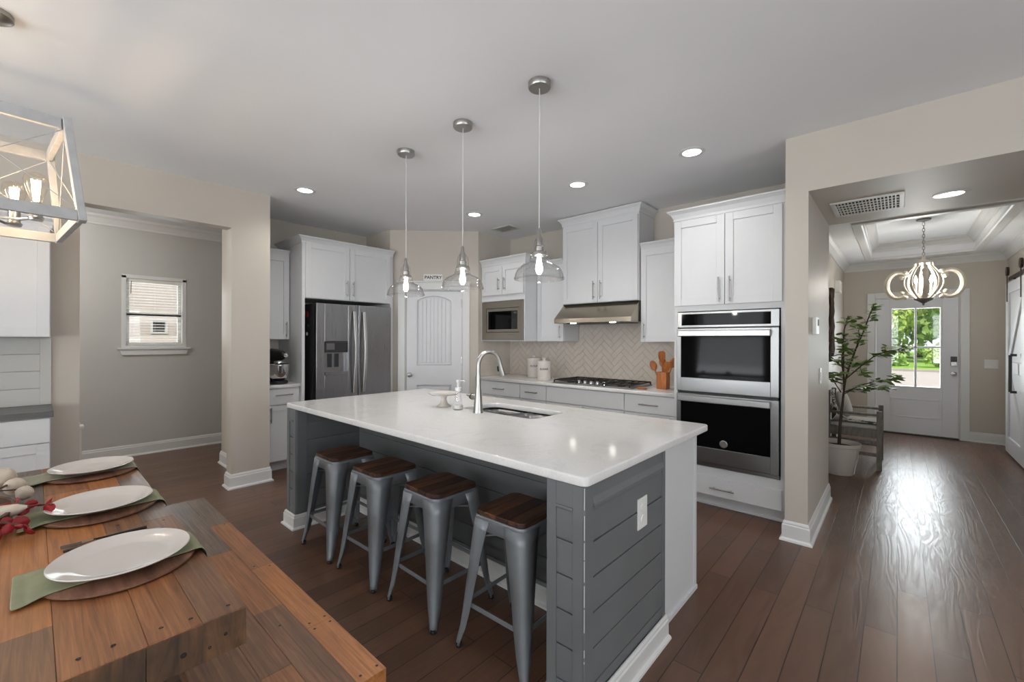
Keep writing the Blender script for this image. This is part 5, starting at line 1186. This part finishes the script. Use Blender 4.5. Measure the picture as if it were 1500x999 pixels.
for k in range(4):
    a = 2 * pi * k / 4 - radians(4); rd = Vector((cos(a), sin(a), 0)); b = MB()
    pts = [rd * (.15 + .0) + Vector((0, 0, z0 + .10))]
    pts = [rd * (.235 - .085 * cos(th) * 1.0 if False else .215 + .10 * cos(th)) + Vector((0, 0, z0 - .03 + .145 * sin(th))) for th in [radians(130 - 260 * i / 20) for i in range(21)]]
    b.tube(pts, [.02 + .006 * sin(pi * i / 20) for i in range(21)], 8)
    for e, s in ((pts[0], 1), (pts[-1], -1)):
        b.ball(e + Vector((0, 0, .03 * s)), .028, 12); b.ball(e + rd * .03 - Vector((0, 0, .025 * s)), .024, 12); b.ball(e - rd * .025, .02, 12)
    b.build('scroll_arm', M['candlewood'], ch)
b = MB(); b.lathe([(.001, z0 - .19), (.05, z0 - .19), (.05, z0 - .15), (.001, z0 - .15)], n=20); b.build('candle_base', M['candlewood'], ch)
for k in range(4):
    a = 2 * pi * k / 4; x, y = .065 * cos(a), .065 * sin(a)
    cn = MB().tube([(x * .6, y * .6, z0 - .16), (x, y, z0 - .13), (x, y, z0 - .02)], .011, 10).build('candle', M['candlewood'], ch)
    MB().lathe([(.004, z0 - .02), (.014, z0 + .0), (.016, z0 + .02), (.008, z0 + .055), (.001, z0 + .075)], (x, y, 0), 14).build('bulb', M['candle'], cn)
lamp('entry_lamp', 'POINT', (chx, chy, chz + .0), 27, (1, .96, .9), shadow_soft_size=.07)

# grey wooden armchair with throw and pillow (against the left entry wall, facing the passage)
ac = thing('armchair', 'grey weathered wood armchair behind the potted tree', 'chair', (-.36, 6.3, 0))
cy0, cy1, cx0, cx1 = 5.99, 6.60, -.585, -.145
for x, y, zt in ((cx1, cy0, .63), (cx1, cy1, .63), (cx0, cy0, .80), (cx0, cy1, .80)): MB().box(x - .022, x + .022, y - .022, y + .022, 0, zt).build('leg', M['greywood'], ac, bevel=.003)
for y in (cy0, cy1): MB().box(cx0 + .02, cx1 + .02, y - .025, y + .025, .575, .60).build('armrest', M['greywood'], ac, bevel=.003)
b = MB(); b.box(cx0 + .02, cx1 - .02, cy0 - .015, cy0 + .015, .34, .43); b.box(cx0 + .02, cx1 - .02, cy1 - .015, cy1 + .015, .34, .43); b.box(cx1 - .015, cx1 + .015, cy0 + .02, cy1 - .02, .34, .43); b.box(cx0 - .015, cx0 + .015, cy0 + .02, cy1 - .02, .34, .43); b.build('seat_rail', M['greywood'], ac, bevel=.002)
for z in (.145, .27): MB().box(cx0 + .02, cx1 - .02, cy0 - .012, cy0 + .012, z, z + .035).build('stretcher', M['greywood'], ac, bevel=.002)
MB().box(cx0 + .02, cx1 - .02, cy1 - .012, cy1 + .012, .145, .18).build('stretcher', M['greywood'], ac, bevel=.002)
b = MB(); b.box(cx0 - .012, cx0 + .012, cy0 + .02, cy1 - .02, .74, .79); b.box(cx0 - .012, cx0 + .012, cy0 + .02, cy1 - .02, .58, .63); b.build('backrest', M['greywood'], ac, bevel=.002)
MB().box(cx0 + .016, cx1 + .012, cy0 + .018, cy1 - .018, .43, .475).build('cushion', M['pillow'], ac, bevel=.015)
b = MB(); b.ball((0, 0, 0), .19, 20, 0, 1, 1, 1)
for v_ in b.v:
    q = Vector((v_.x / .19, v_.y / .19, v_.z / .19)); sgn = lambda t: (abs(t) ** .55) * (1 if t > 0 else -1)
    v_.x, v_.y, v_.z = q.x * .06, sgn(q.y) * .16, sgn(q.z) * .15
    a_ = -.28; v_.x, v_.z = v_.x * cos(a_) + v_.z * sin(a_), -v_.x * sin(a_) + v_.z * cos(a_)
    v_ += Vector((-.47, 6.36, .645))
o = b.build('throw_pillow', M['pillow'], smooth=True); tag(o, 'light grey pillow leaning on the armchair back', 'pillow')
random.seed(8); rows = []
prof = [(-.62, .52), (-.60, .70), (-.595, .80), (-.57, .815), (-.55, .78), (-.53, .66), (-.50, .54), (-.46, .49), (-.38, .485), (-.28, .488), (-.20, .486), (-.16, .484)]
for i, (x, z) in enumerate(prof): rows.append([(x + .008 * sin(q * 1.7 + i), 6.015 + q * .021 - .02 * (i > 7), z + .006 * (1 + sin(q * 1.3 + i * .8))) for q in range(9)])
o = cloth('throw_blanket', rows, M['throw'], 'black and white patterned throw draped over the armchair', 'blanket', None, .008)

# potted tree
px, py = -.455, 5.62
pt = thing('potted_tree', 'leafy indoor tree in a round white pot', 'potted plant', (px, py, 0))
b = MB(); b.lathe([(.001, .001), (.118, .001), (.125, .01), (.172, .285), (.18, .29), (.182, .325), (.168, .325), (.158, .28), (.14, .25)], (px, py, 0), 36); b.build('pot', M['ceramic'], pt)
MB().lathe([(.001, .285), (.15, .28), (.16, .275)], (px, py, 0), 24).build('soil', M['soil'], pt)
random.seed(21)
R3 = Vector((.744, .668, 0)); D3 = Vector((-.668, .744, 0)); O3 = Vector((px, py, 0))
def tp(u, z, d=0.0): return O3 + R3 * u + D3 * d + Vector((0, 0, z))
# branches given as (sideways, height, depth) stations from the pot centre
BR = [([(0, .28, 0), (.01, .5, 0), (.035, .72, .0), (.05, .86, .0), (.07, .98, .0)], .016),
      ([(.07, .98, 0), (.12, 1.1, .02), (.2, 1.3, .03), (.28, 1.5, .02), (.33, 1.62, .03), (.375, 1.75, .02)], .010),
      ([(.06, .92, 0), (.06, 1.15, .04), (.10, 1.35, .08), (.13, 1.5, .1), (.16, 1.6, .1)], .008),
      ([(.05, .86, 0), (.0, 1.0, -.06), (-.03, 1.2, -.1), (-.05, 1.35, -.12)], .008),
      ([(.07, .98, 0), (.18, 1.12, -.06), (.28, 1.22, -.1), (.38, 1.27, -.12), (.5, 1.29, -.12)], .007),
      ([(.05, .84, 0), (.16, .92, -.08), (.28, .97, -.12), (.4, .98, -.14), (.46, 1.0, -.14)], .006),
      ([(.05, .82, 0), (.18, .86, .06), (.32, .86, .1), (.45, .86, .1), (.56, .87, .1)], .006),
      ([(.1, 1.08, 0), (.04, 1.15, .1), (-.02, 1.2, .14)], .006),
      ([(.2, 1.3, .03), (.16, 1.42, -.06), (.12, 1.5, -.1)], .005),
      ([(.12, 1.1, .02), (.24, 1.14, .1), (.33, 1.12, .14), (.36, 1.02, .15)], .005),
      ([(.02, .84, 0), (-.08, .95, -.04), (-.14, 1.05, -.05)], .006)]
b = MB(); lv = MB()
def leaf_at(p, d, s):
    nrm = Vector((random.uniform(-.5, .5), random.uniform(-.5, .5), 1)).normalized(); d = (d - nrm * d.dot(nrm)).normalized(); w = nrm.cross(d)
    pr = [(0, 0), (.25, .28), (.55, .34), (.82, .2), (1, 0)]
    L_ = [p + d * (a * s) + w * (c * s) + nrm * (.12 * s * c) for a, c in pr]; R__ = [p + d * (a * s) - w * (c * s) + nrm * (.12 * s * c) for a, c in pr[1:4]]
    lv.add(L_ + R__, [(0, 1, 5), (1, 2, 6, 5), (2, 3, 7, 6), (3, 4, 7)], 0, False)
for br, r0 in BR:
    P = [tp(u, z, d) for u, z, d in br]; n_ = len(P)
    b.tube(P, [r0 * (1 - .55 * i / (n_ - 1)) for i in range(n_)], 7)
    if r0 > .012: continue
    for k in range(n_ - 1):
        for q in range(7):
            f = random.random()
            if k == 0 and f < .5: continue
            p = P[k].lerp(P[k + 1], f); d = (P[k + 1] - P[k]).normalized() + Vector((random.uniform(-1, 1), random.uniform(-1, 1), random.uniform(-.4, .5))) * .9
            tip = p + d.normalized() * random.uniform(.02, .06)
            b.tube([p, tip], [.002, .0012], 4, caps=False)
            for _ in range(2): leaf_at(tip, d + Vector((random.uniform(-1, 1), random.uniform(-1, 1), random.uniform(-.5, .3))), random.uniform(.062, .092))
    for _ in range(4): leaf_at(P[-1], (P[-1] - P[-2]).normalized() + Vector((random.uniform(-.8, .8), random.uniform(-.8, .8), random.uniform(-.3, .5))), .055)
for v_ in b.v + lv.v: v_.x = max(v_.x, FX0 + .012)
b.build('trunk', M['bark'], pt); lv.build('foliage', M['leaf'], pt, recalc=False)

# barn door on the right entry wall
FBD = Fr((FX1, 0), -pi / 2)     # u = -Y, n = -X
bd = thing('barn_door', 'white sliding barn door on the right entry wall', 'barn door', (FX1 - .05, 7.6, 0))
u0, u1, z0, z1, nn = -8.1, -7.05, .02, 2.09, .035
MB().fb(FBD, u0, u1, nn, nn + .025, z0, z1).build('panel', M['door'], bd)
b = MB(); w_ = .13; n1_ = nn + .025; n2_ = nn + .045
b.fb(FBD, u0, u0 + w_, n1_, n2_, z0, z1); b.fb(FBD, u1 - w_, u1, n1_, n2_, z0, z1); b.fb(FBD, u0 + w_, u1 - w_, n1_, n2_, z0, z0 + .19); b.fb(FBD, u0 + w_, u1 - w_, n1_, n2_, z1 - w_, z1); b.fb(FBD, u0 + w_, u1 - w_, n1_, n2_, 1.0, 1.13)
for (a, c) in (((u0 + w_, 1.13), (u1 - w_, z1 - w_)), ((u0 + w_, 1.0), (u1 - w_, z0 + .19))):
    dxy = Vector((c[0] - a[0], c[1] - a[1])).normalized(); pp = Vector((-dxy.y, dxy.x)) * .05
    b.prism([(a[0] + pp.x, a[1] + pp.y), (a[0] - pp.x, a[1] - pp.y), (c[0] - pp.x, c[1] - pp.y), (c[0] + pp.x, c[1] + pp.y)], FBD, n1_, n2_ - .002)
b.build('brace_frame', M['door'], bd, bevel=.003)
b = MB(); 
pts = [FBD.p(-7.42, n2_, .80), FBD.p(-7.42, n2_ + .05, .80), FBD.p(-7.42, n2_ + .05, 1.22), FBD.p(-7.42, n2_, 1.22)]
for i in range(3): b.bar(pts[i], pts[i + 1], .028, .016, up=(0, 1, 0))
b.build('handle', M['black'], bd, bevel=.002)
for u in (-8.0, -7.2):
    hg = MB().fb(FBD, u - .02, u + .02, n2_, n2_ + .006, 1.86, 2.24).build('hanger', M['bronze'], bd)
    MB().lathe([(.001, -.012), (.055, -.012), (.055, .012), (.001, .012)], FBD.p(u, n2_ + .0, 2.235), 24, axis=axis_to(FBD.N)).build('roller', M['bronze'], hg)
t = thing('barn_door_rail', 'dark bronze sliding rail above the barn door', 'rail', (FX1 - .05, 7.4, 2.15))
MB().fb(FBD, -8.2, -5.6, nn + .005, nn + .013, 2.135, 2.178).build('rail', M['bronze'], t)
for u in (-8.1, -7.2, -6.4, -5.7): MB().tube([FBD.p(u, .0005, 2.156), FBD.p(u, nn + .014, 2.156)], .011, 10).build('spacer', M['bronze'], t)

# ------------------------------------------------------------------ outdoors
b = MB().box(-40, 40, 29.5, 80, -.25, -.12); struct(b, 'ground_lawn', M['lawn'], 'sunlit lawn across the street', 'lawn')
b = MB().box(-40, 40, 9.05, 29.5, -.3, -.15); struct(b, 'ground_road', M['road'], 'pale street in front of the house', 'road')
struct(MB().box(-40, 40, 29.2, 29.5, -.3, -.04), 'ground_kerb', M['road'], 'concrete kerb along the lawn', 'kerb')
random.seed(5)
def out_tree(name, lab, c, rx, rz, n, mat, s, trunk=True):
    t = thing(name, lab, 'tree' if trunk else 'shrub', (c[0], c[1], -.12), 0, 'trees across the street' if trunk else 'shrubs across the street')
    if trunk: MB().tube([(c[0], c[1], -.12), (c[0] + .1, c[1], c[2] - rz * .3), (c[0], c[1], c[2] + rz * .4)], [.22, .16, .06], 8).build('trunk', M['bark'], t)
    b = MB(); C_ = Vector(c)
    blobs = [(C_ + Vector((random.uniform(-1, 1) * rx * .75, random.uniform(-1, 1) * rx * .6, random.uniform(-1, 1) * rz * .75)), random.uniform(.25, .42) * min(rx, rz)) for _ in range(26)]
    for i in range(n):
        cc, br = random.choice(blobs); d = Vector((random.gauss(0, 1), random.gauss(0, 1), random.gauss(0, 1))).normalized(); p = cc + d * br * random.uniform(.7, 1.1)
        nrm = (d + Vector((random.uniform(-.7, .7), random.uniform(-.7, .7), random.uniform(-.3, .9)))).normalized(); a = nrm.cross(Vector((random.uniform(-1, 1), random.uniform(-1, 1), .3))).normalized(); e = nrm.cross(a); q = s * random.uniform(.6, 1.3)
        b.add([p - a * q, p + e * q * .5, p + a * q, p - e * q * .5], [(0, 1, 2, 3)])
    b.build('foliage', mat, t, recalc=False)
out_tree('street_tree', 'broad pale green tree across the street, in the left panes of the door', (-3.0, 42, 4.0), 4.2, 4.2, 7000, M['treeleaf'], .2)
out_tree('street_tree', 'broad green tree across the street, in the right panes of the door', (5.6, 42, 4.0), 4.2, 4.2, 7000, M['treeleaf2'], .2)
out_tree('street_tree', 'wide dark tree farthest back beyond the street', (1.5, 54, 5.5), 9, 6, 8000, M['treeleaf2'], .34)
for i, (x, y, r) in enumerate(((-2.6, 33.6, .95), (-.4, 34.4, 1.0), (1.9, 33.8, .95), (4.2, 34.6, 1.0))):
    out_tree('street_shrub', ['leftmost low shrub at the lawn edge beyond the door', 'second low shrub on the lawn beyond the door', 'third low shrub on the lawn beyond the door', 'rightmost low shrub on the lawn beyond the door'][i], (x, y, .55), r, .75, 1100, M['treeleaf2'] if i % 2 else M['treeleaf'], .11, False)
# neighbour's brick wall seen through the hall window
ny0, ny1, nz0, nz1 = 1.33, 1.56, 1.47, 1.71
b = MB(); b.box(-9.6, -9.4, -3, ny0, -.3, 5.2); b.box(-9.6, -9.4, ny1, 5, -.3, 5.2); b.box(-9.6, -9.4, ny0, ny1, -.3, nz0); b.box(-9.6, -9.4, ny0, ny1, nz1, 5.2)
nb = struct(b, 'wall_neighbour', M['brick'], 'pale brick wall of the neighbouring house', 'brick wall')
b = MB(); w_ = .03; b.box(-9.55, -9.39, ny0, ny0 + w_, nz0, nz1); b.box(-9.55, -9.39, ny1 - w_, ny1, nz0, nz1); b.box(-9.55, -9.39, ny0 + w_, ny1 - w_, nz1 - w_, nz1); b.box(-9.55, -9.39, ny0 + w_, ny1 - w_, nz0, nz0 + w_); b.build('window_frame', M['trim'], nb)
MB().box(-9.5, -9.49, ny0, ny1, nz0, nz1).build('pane', M['greyink'], nb)
struct(MB().box(-9.4, -6.9, -3.3, 5, -.3, -.15), 'ground_side_yard', M['lawn'], 'grass strip between the houses', 'lawn')
